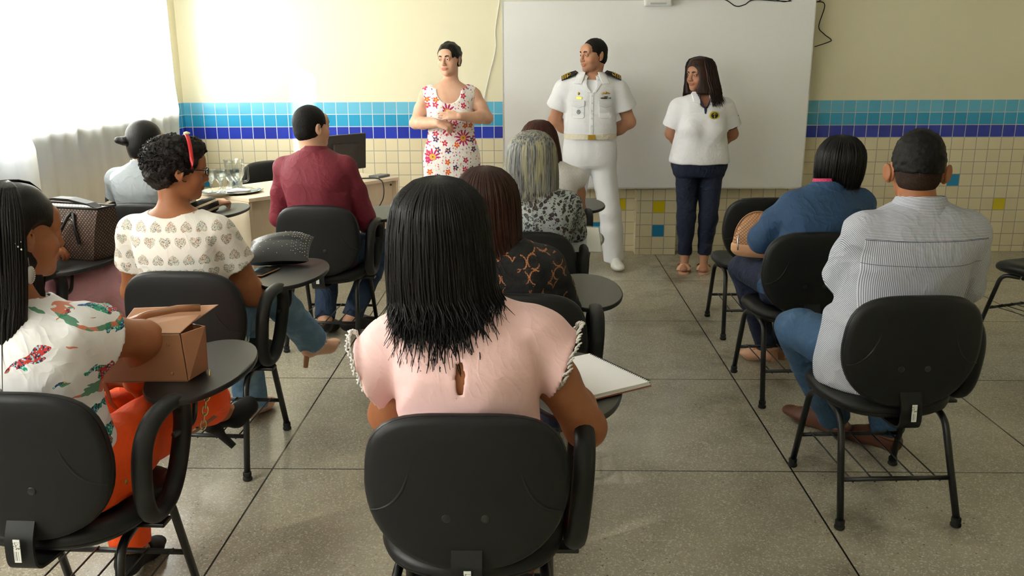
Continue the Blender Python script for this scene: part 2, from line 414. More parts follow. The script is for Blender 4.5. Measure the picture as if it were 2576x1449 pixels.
def make_chair(label, tab='grey'):
    t = empty('tablet_arm_chair', (0, 0, 0), 0, label, 'chair', 'black tablet-arm classroom chairs')
    OB = outline(56, .476, .41)
    def bp(x, z, d):   # backrest curvature: wraps slightly, leans back
        return Vector((x, -.028+d-.10*(z/.41)*.35+.42*x*x, .662+z))
    b = B(); b.rings(padded(OB, [(.2, .043), (.12, .043), (.05, .040), (.02, .034), (.006, .022), (.0, .010), (.003, .0)], bp)); b.build('backrest', M_vin, t, auto=50)
    b = B(); b.rings(padded(OB, [(.004, .0), (.0035, -.006), (.010, -.013), (.022, -.0165), (.06, -.019), (.12, -.02), (.2, -.02)], bp)); b.build('backrest_shell', M_shell, t, auto=50)
    cov = [o for o in t.children if o.name.startswith('backrest_shell')][-1]
    for s in (-1, 1):      # embossed arcs on the shell
        pts = []
        for k in range(14):
            a = k/13; px = s*(.222-.115*a**1.4); pz = -.058+.17*(a**.8)*.95
            px = s*(.222-.100*math.sin(a*PI*.5)); pz = -.065+.155*(1-math.cos(a*PI*.5))
            v = bp(px, pz, -.0165); pts.append(v)
        B().tube(pts, .004, 8, rs=[.0015+.0035*math.sin(PI*min(1, (k+1)/13*.9)) for k in range(14)]).build('embossed_rib', M_shell, cov, smooth=True)
    for s in (-1, 1):
        v = bp(s*.045, -.075, -.0195)
        M = Matrix.Rotation(PI/2, 3, 'X')
        B().lathe([(.0105, -.001), (.0105, .0012), (.009, .002), (.001, .0022)], v, 16, M=M).build('plug', M_steel, cov, smooth=True)
    # seat
    OS = []
    for i in range(56):
        a = 2*PI*i/56; c, s = math.cos(a), math.sin(a); e = 2.7
        r = (abs(c)**e+abs(s)**e)**(-1/e); OS.append((c*r*.235*(1+.03*s), s*r*.225))
    def sp(x, y, d): return Vector((x, .225+y, .44+d-(max(0, y-.12)**2)*1.2+.25*x*x*(1 if y < .15 else .6)))
    b = B(); b.rings(padded(OS, [(.21, .0), (.12, .003), (.05, .006), (.02, .001), (.005, -.012), (0, -.026), (.003, -.034)], sp)); b.build('seat', M_vin, t, auto=50)
    b = B(); b.rings(padded(OS, [(.003, -.035), (.006, -.042), (.03, -.058), (.08, -.064), (.2, -.066)], sp)); b.build('seat_shell', M_shell, t, auto=50)
    # support bar between seat and backrest
    pts = arc([(0, -.030, .50), (0, -.052, .455), (0, -.055, .375), (0, .04, .362), (0, .2, .366)], .05, 6)
    b = B(); b.tube(pts, .006, 10, flat=5.6, upv=None); 
    b = B()
    rg = []
    for i, p in enumerate(pts):
        a = pts[max(i-1, 0)]; c_ = pts[min(i+1, len(pts)-1)]; tt = (c_-a).normalized(); nn = Vector((0, -tt.z, tt.y))
        rg.append([p+Vector((sx*.036, 0, 0))+nn*sn*.004 for sx, sn in ((-1, -1), (1, -1), (1, 1), (-1, 1))])
    b.rings(rg); sb = b.build('support_bar', M_shell, t, auto=40)
    B().box((0.003, -.0675, .438), (.017, .002, .06), M=Matrix.Rotation(-.06, 3, 'X')).build('sticker', M_stick, sb)
    # legs
    for s in (-1, 1):
        lf = arc([(s*.17, .24, .375), (s*.195, .34, .375), (s*.205, .44, .03)], .05, 5)
        lr = arc([(s*.17, .22, .375), (s*.185, .07, .375), (s*.207, -.05, .03)], .055, 6)
        for nm, pp in (('leg', lf), ('leg', lr)):
            lg = B().tube(pp, .0125, 12).build(nm, M_steel, t, smooth=True)
            e = pp[-1]
            B().lathe([(.0145, 0.0), (.0185, .004), (.0185, .012), (.013, .016), (.0165, .02), (.0165, .034), (.013, .036)], (e.x, e.y, 0), 14).build('rubber_foot', M_rub, lg, auto=40)
    B().tube([(-.196, .405, .155), (.196, .405, .155)], .0085, 10).build('crossbar', M_steel, t, smooth=True)
    B().tube([(-.194, -.002, .165), (.194, -.002, .165)], .0085, 10).build('crossbar', M_steel, t, smooth=True)
    b = B()
    for k in range(5): x = -.155+.31*k/4; b.tube([(x, -.008, .157), (x, .41, .163)], .003, 6)
    b.build('book_rack', M_steel, t, smooth=True)
    # loop armrest, post and tablet on the sitter's right
    lp = []
    for k in range(40):
        a = 2*PI*k/40; c, s = math.cos(a), math.sin(a); e = 2.6
        r = (abs(c)**e+abs(s)**e)**(-1/e); lp.append(Vector((.268+.012*s, .185+c*r*.118*(1+.22*s)+.02*s, .570+s*r*.142)))
    ar = B(); ar.tube(lp, .0265, 12, closed=True, flat=.8, upv=(1, 0, 0)); ar.build('armrest', M_arm, t, smooth=True)
    B().box((.2, .17, .392), (.14, .05, .012)).build('arm_bracket', M_steel, t, bevel=.003)
    B().tube(arc([(.264, .27, .60), (.285, .36, .60), (.285, .39, .70)], .03, 5), .008, 10).build('tablet_post', M_steel, t, smooth=True)
    b = B(); rg = []
    oo = []
    for i in range(48):
        a = 2*PI*i/48; c, s = math.cos(a), math.sin(a); oo.append((c*.142*(1+.05*s), s*.275))
    P = lambda x, y, d: Vector((.262+x-.03*y, .5+y, .717+d))
    b.rings(padded(oo, [(.1, -.02), (.012, -.02), (.002, -.016), (0, -.008), (.003, -.0015)], P)); tb = b.build('tablet_edge', M_lamk, t, auto=50)
    b = B(); b.rings(padded(oo, [(.003, -.0025), (.0045, -.0005), (.012, 0), (.1, 0)], P)); b.build('tablet', M_lam if tab == 'grey' else M_lamk, t, auto=50)
    return t
def copy_tree(o, parent=None):
    c = o.copy(); C.objects.link(c)
    if parent: c.parent = parent
    for ch in list(o.children): copy_tree(ch, c)
    return c
CH = {}
proto = make_chair('x')
protok = None
def place(key, x, y, deg, label, black=False):
    global protok
    if not CH: o = proto
    else: o = copy_tree(proto)
    if black:
        for ch in o.children:
            if ch.name.split('.')[0] == 'tablet':
                ch.data = ch.data.copy(); ch.data.materials[0] = M_lamk
    o.location = (x, y, 0); o.rotation_euler = (0, 0, math.radians(deg)); o['label'] = label; CH[key] = o
    return o
place('pink', -.150, 1.835, 0, 'black padded chair in the centre foreground with the pink-bloused woman on it')
place('bird', -1.262, 1.955, -2, 'black padded chair at bottom left under the woman in orange trousers', True)
place('lace', -.045, 2.87, 0, 'black chair mostly hidden behind the pink-bloused woman, its oval tablet empty')
place('heart', -1.325, 3.19, -3, 'black chair of the woman in the heart-print blouse, studded pouch on its tablet', True)
place('stripe', 1.285, 2.85, 3, 'black chair of the man in the striped shirt, with a white barcode sticker')
place('blue', 1.295, 3.96, 3, 'black chair under the woman in the dark blue shirt')
place('empty', 1.335, 5.0, 0, 'empty black chair in front of the woman in blue')
place('leop', -.03, 3.97, 0, 'black chair of the grey-haired woman in leopard print, white folder on its tablet')
place('white', .06, 5.03, 0, 'black chair of the woman in the white lace top, nearest the whiteboard')
place('maroon', -1.185, 4.74, -3, 'black chair of the man in the maroon shirt')
place('vest', -2.19, 4.83, -2, 'black chair under the woman in the grey waistcoat')
place('mauve', -2.38, 3.42, -4, 'black chair near the curtain holding the checkered handbag on its tablet', True)
place('edge', 3.06, 4.80, 22, 'empty black chair cut off by the right edge of the photo')
place('far', -2.95+.02, 4.9, 0, 'x') if 0 else None
for nm in ('edge',):
    for ch in list(CH[nm].children):
        if ch.name.split('.')[0] in ('tablet', 'tablet_edge', 'tablet_post', 'armrest', 'arm_bracket'): bpy.data.objects.remove(ch)
place('teacher', -2.10, 6.90, -127, 'black chair behind the desk, only its top showing beside the water jug')
for ch in list(CH['teacher'].children):
    if ch.name.split('.')[0] in ('tablet', 'tablet_edge', 'tablet_post', 'armrest', 'arm_bracket'): bpy.data.objects.remove(ch)
# ---------------------------------------------------------------- distance-field modelling of bodies, hair and clothes
def smin(a, b, k):
    h = np.clip(.5+.5*(b-a)/k, 0, 1); return b*(1-h)+a*h-k*h*(1-h)
def smax(a, b, k): return -smin(-a, -b, k)
def pv(*a): return np.array(a, dtype=np.float32)
class P:
    """one primitive: fn(X,Y,Z)->distance, box lo/hi"""
    def __init__(s, fn, lo, hi): s.fn = fn; s.lo = np.array(lo, float); s.hi = np.array(hi, float)
def cap(a, b, ra, rb=None, fl=1, ax=None):
    """tapered capsule; fl flattens it along the direction ax"""
    a = np.array(a, float); b = np.array(b, float); rb = ra if rb is None else rb
    d = b-a; L2 = max(d@d, 1e-9); m = max(ra, rb)
    if ax is not None: ax = np.array(ax, float)/np.linalg.norm(ax)
    def fn(X, Y, Z):
        px, py, pz = X-a[0], Y-a[1], Z-a[2]
        h = np.clip((px*d[0]+py*d[1]+pz*d[2])/L2, 0, 1)
        qx, qy, qz = px-h*d[0], py-h*d[1], pz-h*d[2]
        r = ra+(rb-ra)*h
        if ax is None: return np.sqrt(qx*qx+qy*qy+qz*qz)-r
        t = qx*ax[0]+qy*ax[1]+qz*ax[2]; s2 = qx*qx+qy*qy+qz*qz-t*t
        return (np.sqrt(np.maximum(s2, 0)+(t/fl)**2)-r)*(min(1, fl) if fl < 1 else 1)
    mm = m*max(1, fl)
    return P(fn, np.minimum(a, b)-mm, np.maximum(a, b)+mm)
def chain(pts, rs, **k): return [cap(pts[i], pts[i+1], rs[i], rs[i+1], **k) for i in range(len(pts)-1)]
def rotm(yaw=0, pitch=0, roll=0):
    return np.array(Matrix.Rotation(yaw, 3, 'Z')@Matrix.Rotation(pitch, 3, 'X')@Matrix.Rotation(roll, 3, 'Y'))
def ell(c, r, R=None):
    c = np.array(c, float); r = np.array(r, float); m = max(r)
    def fn(X, Y, Z):
        x, y, z = X-c[0], Y-c[1], Z-c[2]
        if R is not None:
            x, y, z = (R[0, 0]*x+R[1, 0]*y+R[2, 0]*z, R[0, 1]*x+R[1, 1]*y+R[2, 1]*z, R[0, 2]*x+R[1, 2]*y+R[2, 2]*z)
        k0 = np.sqrt((x/r[0])**2+(y/r[1])**2+(z/r[2])**2); k1 = np.sqrt((x/r[0]**2)**2+(y/r[1]**2)**2+(z/r[2]**2)**2)
        return k0*(k0-1)/np.maximum(k1, 1e-6)
    return P(fn, c-m, c+m)
def loft(zs, cx, cy, rx, ry, n=2.2, yaw=0, infl=0, flare=None):
    zs = np.array(zs, float); cx = np.array(cx, float); cy = np.array(cy, float); rx = np.array(rx, float)+infl; ry = np.array(ry, float)+infl
    zz = np.linspace(zs[0], zs[-1], 60)
    def sm(v):
        w_ = np.interp(zz, zs, v)
        for _ in range(3): w_[1:-1] = (w_[:-2]+2*w_[1:-1]+w_[2:])/4
        return w_
    CX, CY, RX, RY = sm(cx), sm(cy), sm(rx), sm(ry)
    def fn(X, Y, Z):
        ux = np.interp(Z.ravel(), zz, CX).reshape(Z.shape).astype(np.float32); uy = np.interp(Z.ravel(), zz, CY).reshape(Z.shape).astype(np.float32)
        ax = np.interp(Z.ravel(), zz, RX).reshape(Z.shape).astype(np.float32); ay = np.interp(Z.ravel(), zz, RY).reshape(Z.shape).astype(np.float32)
        x = X-ux; y = Y-uy
        if yaw:
            c, s = math.cos(yaw), math.sin(yaw); x, y = x*c+y*s, -x*s+y*c
        q = (np.abs(x/ax)**n+np.abs(y/ay)**n)**(1/n)
        d = (q-1)*np.minimum(ax, ay)
        return smax(d, np.maximum(zs[0]-Z, Z-zs[-1]), .015)
    m = max(max(rx), max(ry))
    return P(fn, (min(cx)-m, min(cy)-m, zs[0]), (max(cx)+m, max(cy)+m, zs[-1]))
def half(p, n):
    """half space, inside where (x-p).n < 0"""
    p = np.array(p, float); n = np.array(n, float)/np.linalg.norm(n)
    return lambda X, Y, Z: (X-p[0])*n[0]+(Y-p[1])*n[1]+(Z-p[2])*n[2]
def clipf(prims, *halves):
    def mk(p):
        def fn(X, Y, Z):
            d = p.fn(X, Y, Z)
            for h in halves: d = np.maximum(d, h(X, Y, Z))
            return d
        return P(fn, p.lo, p.hi)
    return [mk(p) for p in prims]
def fat(prims, a):
    return [P((lambda q: lambda X, Y, Z: q.fn(X, Y, Z)-a)(p), p.lo-a, p.hi+a) for p in prims]
def wrinkle(seed, amp, freq=26, aniso=(1, 1, .8)):
    amp *= 1.5
    r = np.random.RandomState(seed); K = [(r.normal(size=3)*freq*np.array(aniso), r.uniform(0, 6), r.uniform(.4, 1)) for _ in range(7)]
    def fn(X, Y, Z):
        wx = X+.02*np.sin(31*Z+9*Y+seed); wz = Z+.02*np.sin(27*X+11*Y)
        s = 0
        for k, p, a in K: s = s+a*np.sin(k[0]*wx+k[1]*Y+k[2]*wz+p)
        s = s/3.2
        return amp*(1-np.abs(s))*1.2-amp*.5
    return fn
class Field:
    def __init__(s, ops, h=.008, fine=(), pad=.012, box=None):
        """ops: list of ('u'|'s'|'i', prims or fn, k)"""
        lo = np.min([p.lo for o in ops if o[0] == 'u' for p in o[1]], axis=0)-pad; hi = np.max([p.hi for o in ops if o[0] == 'u' for p in o[1]], axis=0)+pad
        if box is not None: lo = np.maximum(lo, box[0]); hi = np.minimum(hi, box[1])
        ax = []
        for i in range(3):
            g = []; x = lo[i]
            while x < hi[i]:
                g.append(x); st = h
                for f in fine:
                    if f[0][i]-.004 <= x <= f[1][i]+.004: st = min(st, f[2])
                x += st
            g.append(x); ax.append(np.array(g, np.float32))
        s.ax = ax; X, Y, Z = ax[0][:, None, None], ax[1][None, :, None], ax[2][None, None, :]
        D = np.full((len(ax[0]), len(ax[1]), len(ax[2])), .08, np.float32); M = .03
        for op, prims, k in ops:
            if op == 'i': D = np.maximum(D, prims(X, Y, Z)).astype(np.float32); continue
            if op == 'd': D = D-prims(X, Y, Z).astype(np.float32); continue
            for p in prims:
                sl = []
                mg = M+k
                for i in range(3):
                    a = np.searchsorted(ax[i], p.lo[i]-mg); b = np.searchsorted(ax[i], p.hi[i]+mg); sl.append(slice(a, max(b, a+1)))
                x, y, z = ax[0][sl[0]][:, None, None], ax[1][sl[1]][None, :, None], ax[2][sl[2]][None, None, :]
                if 0 in (x.size, y.size, z.size): continue
                d = p.fn(x, y, z)
                cur = D[tuple(sl)]
                if op == 'u': D[tuple(sl)] = smin(cur, d, k) if k > 0 else np.minimum(cur, d)
                else: D[tuple(sl)] = smax(cur, -d, k) if k > 0 else np.maximum(cur, -d)
        s.D = D
    def mesh(s):
        D = s.D; D[0] = D[-1] = .05; D[:, 0] = D[:, -1] = .05; D[:, :, 0] = D[:, :, -1] = .05
        nx, ny, nz = D.shape; ins = D < 0; ax = s.ax
        cs = (nx-1, ny-1, nz-1); N = cs[0]*cs[1]*cs[2]
        acc = []; quads = []
        for a in range(3):
            s0 = [slice(None)]*3; s1 = [slice(None)]*3; s0[a] = slice(0, -1); s1[a] = slice(1, None)
            i0 = ins[tuple(s0)]; i1 = ins[tuple(s1)]
            I = np.argwhere(i0 != i1)
            d0 = D[tuple(s0)][tuple(I.T)]; d1 = D[tuple(s1)][tuple(I.T)]; t = d0/(d0-d1)
            pos = np.stack([ax[c][I[:, c]] for c in range(3)], 1).astype(np.float64)
            pos[:, a] += t*(ax[a][I[:, a]+1]-ax[a][I[:, a]])
            b, c = (a+1) % 3, (a+2) % 3
            ids = []
            for db, dc in ((0, 0), (1, 0), (1, 1), (0, 1)):
                J = I.copy(); J[:, b] -= db; J[:, c] -= dc
                ids.append((J[:, 0]*cs[1]+J[:, 1])*cs[2]+J[:, 2])
                acc.append((ids[-1], pos))
            q = np.stack(ids, 1); fl = D[tuple(s0)][tuple(I.T)] < 0
            q[~fl] = q[~fl][:, ::-1]; quads.append(q)
        ids = np.concatenate([a[0] for a in acc]); ps = np.concatenate([a[1] for a in acc])
        u, inv = np.unique(ids, return_inverse=True)
        cnt = np.bincount(inv); V = np.stack([np.bincount(inv, ps[:, c])/cnt for c in range(3)], 1)
        Q = np.searchsorted(u, np.concatenate(quads))
        return V, Q
def to_obj(name, V, Q, mt, parent, attrf=None):
    me = bpy.data.meshes.new(name); nv, nf = len(V), len(Q)
    me.vertices.add(nv); me.vertices.foreach_set('co', V.astype(np.float32).ravel())
    me.loops.add(nf*4); me.loops.foreach_set('vertex_index', Q.astype(np.int32).ravel())
    me.polygons.add(nf); me.polygons.foreach_set('loop_start', np.arange(0, nf*4, 4, dtype=np.int32))
    me.polygons.foreach_set('loop_total', np.full(nf, 4, np.int32)); me.update(calc_edges=True); me.validate()
    if attrf is not None:
        at = me.attributes.new('tint', 'FLOAT_COLOR', 'POINT')
        c = np.ones((nv, 4), np.float32); c[:, :3] = attrf(V); at.data.foreach_set('color', c.ravel())
    return link(name, me, mt, parent)
def patch(name, ops, poly, mt, parent, up=.004, h=.004, front=1, yr=(-.4, .4)):
    """a raised cloth layer lying on the garment inside the convex polygon poly of (x, z) points"""
    cx = sum(p[0] for p in poly)/len(poly); cz = sum(p[1] for p in poly)/len(poly)
    def fn(X, Y, Z):
        d = -1.0
        for i in range(len(poly)):
            (x0, z0), (x1, z1) = poly[i], poly[(i+1) % len(poly)]; nx, nz = z1-z0, x0-x1; L = math.hypot(nx, nz); nx /= L; nz /= L
            if (cx-x0)*nx+(cz-z0)*nz > 0: nx, nz = -nx, -nz
            d = np.maximum(d, (X-x0)*nx+(Z-z0)*nz+0*Y)
        return np.maximum(d, .0-Y*front+.0*X)
    xs = [p[0] for p in poly]; zs = [p[1] for p in poly]
    o2 = list(ops)+[('d', lambda X, Y, Z: up+0*X, 0), ('i', fn, 0)]
    V, Q = Field(o2, h, box=((min(xs)-.012, yr[0], min(zs)-.012), (max(xs)+.012, yr[1], max(zs)+.012))).mesh()
    return to_obj(name, V, Q, mt, parent)
def fy(ob, x, z, side=1, r=.012):
    v = np.zeros(len(ob.data.vertices)*3, np.float32); ob.data.vertices.foreach_get('co', v); v = v.reshape(-1, 3)
    k = (np.abs(v[:, 0]-x) < r)&(np.abs(v[:, 2]-z) < r)
    return float((v[k, 1]*side).max()*side) if k.any() else .15*side
def sdf_obj(name, ops, mt, parent, h=.008, fine=(), attrf=None, smooth=0):
    V, Q = Field(ops, h, fine).mesh()
    if smooth:
        E_ = np.concatenate([Q[:, [0, 1]], Q[:, [1, 2]], Q[:, [2, 3]], Q[:, [3, 0]]])
        for it in range(smooth*2):
            f = .5 if it % 2 == 0 else -.52
            acc = np.zeros_like(V); n = np.zeros(len(V))
            for a_, b_ in ((0, 1), (1, 0)):
                for c in range(3): acc[:, c] += np.bincount(E_[:, a_], V[E_[:, b_], c], len(V))
                n += np.bincount(E_[:, a_], minlength=len(V))
            V = V+f*(acc/np.maximum(n, 1)[:, None]-V)
    return to_obj(name, V, Q, mt, parent, attrf)

# ---------------------------------------------------------------- materials of people
def skin(name, col, spec=.35):
    m = Mt(name); n = m.noise(14, 4); n2 = m.noise(260, 2); c = lin(col)
    a = m.mix(n.ss(.3, .7), c, (c[0]*.88, c[1]*.80, c[2]*.76, 1))
    t = m.attr('tint'); mm = m.nt.nodes.new('ShaderNodeMix'); mm.data_type = 'RGBA'; mm.blend_type = 'MULTIPLY'; mm.inputs[0].default_value = 1
    m.put(mm.inputs[6], a); m.put(mm.inputs[7], t)
    return m.out(S(m, mm.outputs[2]), .5, (n2, .05, .001), Specular_IOR_Level=spec)
def hairmat(name, c1, c2, stretch=(150, 150, 5), rough=.38, streak=None, bump=.5):
    m = Mt(name); v = m.scaled(*stretch); n = m.noise(1, 3, v=v); f = n.ss(.3, .7)
    c = m.mix(f, lin(c1), lin(c2))
    if streak:
        v2 = m.scaled(stretch[0]*.35, stretch[1]*.35, stretch[2]*.35); n2 = m.noise(1, 2, v=v2)
        c = m.mix(n2.ss(.48, .66), c, lin(streak))
    return m.out(c, rough, (n, bump, .003), Specular_IOR_Level=.25)
def folds(m, s=1.0):
    w_ = m.noise(3.5, 2, col=True); wx, wy, wz = m.xyz(w_); x, y, z = m.xyz()
    a = m.noise(1, 2, v=m.vec((x+wx*.3)*9*s, (y+wy*.3)*9*s, (z+wz*.25)*17*s)); b_ = m.noise(1, 2, v=m.vec((x+z*.6+wz*.2)*20*s, (y+wx*.2)*12*s, (z-x*.5+wy*.2)*8*s))
    return (1-(a-.5).abs()*2).pow(3)*.6+(1-(b_-.5).abs()*2).pow(4)*.45
def fabric(name, col, rough=.85, w=900, bump=.25, nz=.05, fo_=3.0, **k):
    m = Mt(name); x, y, z = m.xyz(); c = lin(col); n = m.noise(w*.5, 2); n2 = m.noise(6, 3)
    fo = folds(m); h = fo*fo_+n*bump
    return m.out(m.mix(n2, c, tuple(v*(1-nz*2) for v in c[:3])+(1,)), rough, (h, .8, .0016), **k)
def denim(name, col, light, fade=.5):
    m = Mt(name); x, y, z = m.xyz(); c = lin(col)
    tw = ((x+z+y)*2200).sin()*.5+.5; n = m.noise(9, 4); n3 = m.noise(300, 2)
    a = m.mix(tw*.25+n3*.2, c, lin(light)); a = m.mix(n.ss(.45, .75)*fade, a, lin(light))
    return m.out(a, .85, (folds(m)*5+n3*.3, .8, .0016))
EYE_W = flat('eye_white', '#d9d4cc', .25, nz=0); EYE_I = flat('eye_iris', '#1d120c', .2, nz=0)
M_white_metal = flat('silver_metal', '#c9c9c9', .25, 1); M_gold = flat('gold_metal', '#d9b354', .3, 1)

# ---------------------------------------------------------------- anatomy (local frame: faces +Y, right hand is +X)
def head_prims(c, R, s=1.0, male=False, jaw=1.0):
    c = np.array(c, float); T = lambda p: c+R@(np.array(p)*s)
    E = lambda p, r: ell(T(p), np.array(r)*s, R)
    K = lambda a, b, ra, rb: cap(T(a), T(b), ra*s, rb*s)
    ops = [('u', [E((0, -.014, .030), (.075, .094, .084))], .01),
           ('u', [E((0, .026, -.028), (.061*jaw, .064, .082)), E((0, .036, -.078), (.047*jaw, .048, .036)), E((0, .070, -.099), (.020*jaw, .016, .016))], .022),
           ('u', [E((0, .070, .040), (.052, .028, .034)), E((.040, .058, -.034), (.024, .022, .024)), E((-.040, .058, -.034), (.024, .022, .024))], .02),
           ('u', [K((-.045, .078, .021), (-.014, .090, .019), .0075, .008), K((.045, .078, .021), (.014, .090, .019), .0075, .008)], .014),
           ('s', [E((.031, .106, .0), (.020, .020, .0135)), E((-.031, .106, .0), (.020, .020, .0135))], .012),
           ('u', [K((0, .090, .008), (0, .105, -.030), .0065, .0095), K((0, .099, -.034), (0, .101, -.036), .0105, .0105)], .009),
           ('u', [E((.0115, .095, -.038), (.0075, .0095, .0065)), E((-.0115, .095, -.038), (.0075, .0095, .0065))], .005),
           ('u', [E((0, .080, -.060), (.026, .018, .014))], .012),
           ('u', [E((0, .0905, -.0610), (.0250, .0085, .0046)), E((0, .0895, -.0712), (.0215, .0085, .0056))], .004),
           ('s', [K((-.024, .0965, -.0662), (.024, .0965, -.0662), .0016, .0016)], .003)]
    for sx in (-1, 1):
        R2 = R@rotm(sx*-.35, 0, sx*.12)
        ops.append(('u', [ell(T((sx*.080, -.014, -.006)), np.array((.0075, .019, .032))*s, R2), ell(T((sx*.077, -.006, -.030)), np.array((.006, .010, .012))*s, R2)], .006))
        ops.append(('s', [ell(T((sx*.087, -.008, -.002)), np.array((.006, .010, .020))*s, R2)], .004))
        ops.append(('u', [cap(T((sx*.031, .0795, .0)), T((sx*.031, .0796, .0)), .0138*s)], .003))
        ops.append(('s', [E((sx*.031, .0965, -.0008), (.0150, .010, .0047))], .0015))
    return ops
def eyes(parent, c, R, s=1.0, look=(0, 0)):
    c = np.array(c, float)
    for sx in (-1, 1):
        p = c+R@(np.array((sx*.031, .0790, -.0006))*s); rr = .0128*s
        G = R@rotm(look[0], look[1])
        b = B(); n = 14; prof = [(rr*math.sin(PI*k/12), rr*math.cos(PI*k/12)) for k in range(13)]
        M = Matrix(G.tolist())@Matrix.Rotation(-PI/2, 3, 'X')
        pr = [(max(r, 1e-4), z) for r, z in prof]
        b.lathe(pr, Vector(p), n, M=M)
        b.mi = []
        for k in range(12):
            b.mi += [1 if k < 2 else 0]*n
        b.mi += [1, 0]
        e = b.build('eye', [EYE_W, EYE_I], parent, smooth=True)
def brows(parent, c, R, s, mt, lift=0):
    c = np.array(c, float); b = B()
    for sx in (-1, 1):
        pts = [Vector(c+R@(np.array(q)*s)) for q in ((sx*.013, .0990, .0190+lift*.5), (sx*.024, .0975, .0235+lift), (sx*.036, .0925, .0240+lift), (sx*.048, .0830, .0190))]
        b.tube(pts, .003*s, 6, rs=[.0032*s, .0042*s, .0032*s, .0010*s], upv=R@np.array((0, 1, 0)), flat=1.2)
    b.build('eyebrows', mt, parent, smooth=True)
def face_tint(c, R, s, lips=(.80, .50, .50), cheeks=(1.0, .92, .90), beard=None):
    c = np.array(c, float)
    def fn(V, base=None):
        q = ((V-c)@R)/s; o = np.ones((len(V), 3)) if base is None else base
        def mixin(mask, col):
            for i in range(3): o[:, i] = o[:, i]*(1-mask)+o[:, i]*mask*col[i]
        near = (q[:, 1] > .07)
        lm = np.clip(1.25-np.sqrt((q[:, 0]/.0265)**2+((q[:, 2]+.0665)/.0100)**2), 0, .25)*4*near
        mixin(lm, lips)
        for sx in (-1, 1):
            ck = np.exp(-(((q[:, 0]-sx*.042)/.02)**2+((q[:, 2]+.035)/.02)**2))*(q[:, 1] > .03); mixin(ck, cheeks)
        if beard:
            bm = np.clip((-.035-q[:, 2])/.02, 0, 1)*(q[:, 1] > -.02)*(np.abs(q[:, 2]+.07) < .06)*(1-lm); mixin(bm, beard)
        return np.clip(o, 0, 1)
    return fn
def hand_prims(w, d, nrm, side, curl=.5, s=1.0, spread=.1, thumb=.7):
    """w wrist, d direction of the fingers, nrm out of the back of the hand, side=+1 for the right hand (thumb side = cross)"""
    w = np.array(w, float); d = np.array(d, float)/np.linalg.norm(d); nrm = np.array(nrm, float); nrm = nrm-d*(nrm@d); nrm /= np.linalg.norm(nrm)
    t = np.cross(d, nrm)*(-side)   # towards the thumb
    ops = [('u', [cap(w, w+d*.03*s, .024*s, .028*s, .62, nrm), cap(w+d*.035*s-t*.014*s, w+d*.082*s-t*.022*s, .021*s, .018*s, .7, nrm), cap(w+d*.035*s+t*.012*s, w+d*.086*s+t*.020*s, .022*s, .018*s, .7, nrm)], .012)]
    for k, (off, L) in enumerate(((.027, .068), (.009, .076), (-.010, .070), (-.028, .056))):
        b0 = w+d*(.085-.004*abs(k-1))*s+t*off*s; dd = d+t*off*spread*3; dd /= np.linalg.norm(dd)
        pts = [b0]; a = 0
        for seg, fr in enumerate((.42, .32, .26)):
            a += curl*(.7, 1.0, .7)[seg]*(1+.12*k); v = dd*math.cos(a)-nrm*math.sin(a); pts.append(pts[-1]+v*L*fr*s)
        ops.append(('u', chain(pts, [.0092*s, .0086*s, .0078*s, .0066*s]), .0035))
    b0 = w+d*.022*s+t*.020*s; v = d*(.75)+t*.62-nrm*.25*thumb; v /= np.linalg.norm(v); p1 = b0+v*.038*s; v2 = d*.9+t*.25-nrm*.35*thumb; v2 /= np.linalg.norm(v2)
    ops.append(('u', chain([b0, p1, p1+v2*.030*s, p1+v2*.052*s], [.014*s, .0115*s, .0098*s, .008*s]), .008))
    return ops
def foot_prims(an, ball, toe, r=.03):
    an, ball, toe = [np.array(q, float) for q in (an, ball, toe)]
    heel = an+(an-ball)*.22; heel[2] = min(an[2]-.035, heel[2])
    return [('u', [cap(an, heel+np.array((0, 0, .0)), .036, .031), cap(heel, ball, .030, .026), cap(an, ball, .034, .024, .9, (0, 0, 1)), cap(ball, toe, .034, .024, .55, (0, 0, 1))], .02)]
def torso(sp):
    """torso loft from the seat/crotch to the neck base. sp: z0,z1,bottom xy,top xy, wx,wy, profile"""
    t = np.array([0, .10, .22, .36, .50, .64, .76, .86, .94, 1.0, 1.05])
    if sp.get('male'):
        rx = np.array([.155, .168, .168, .158, .160, .172, .182, .188, .172, .115, .060]); ry = np.array([.115, .130, .128, .120, .122, .128, .132, .122, .098, .075, .055])
    else:
        rx = np.array([.160, .180, .178, .152, .145, .153, .160, .166, .150, .095, .052]); ry = np.array([.118, .135, .130, .108, .108, .118, .128, .112, .090, .070, .050])
    rx = rx*sp.get('wx', 1); ry = ry*sp.get('wy', 1)
    if 'belly' in sp: g = np.exp(-((t-.36)/.18)**2)*sp['belly']; ry = ry+g; rx = rx+g*.6
    z0, z1 = sp['z0'], sp['z1']; zs = z0+(z1-z0)*t
    b0, b1 = np.array(sp['b0']), np.array(sp['b1']); bend = sp.get('bend', .02)
    cx = b0[0]+(b1[0]-b0[0])*t; cy = b0[1]+(b1[1]-b0[1])*t-bend*np.sin(PI*np.clip(t, 0, 1))*-1*0+(-bend)*np.sin(PI*np.clip(t, 0, 1))
    return dict(zs=zs, cx=cx, cy=cy, rx=rx, ry=ry)
def tl(T, infl=0, yaw=0, z=None, n=2.25, extra=None):
    rx, ry = T['rx'].copy(), T['ry'].copy()
    if extra is not None: rx = rx+np.array(extra); ry = ry+np.array(extra)
    return loft(T['zs'], T['cx'], T['cy'], rx, ry, n, yaw, infl)
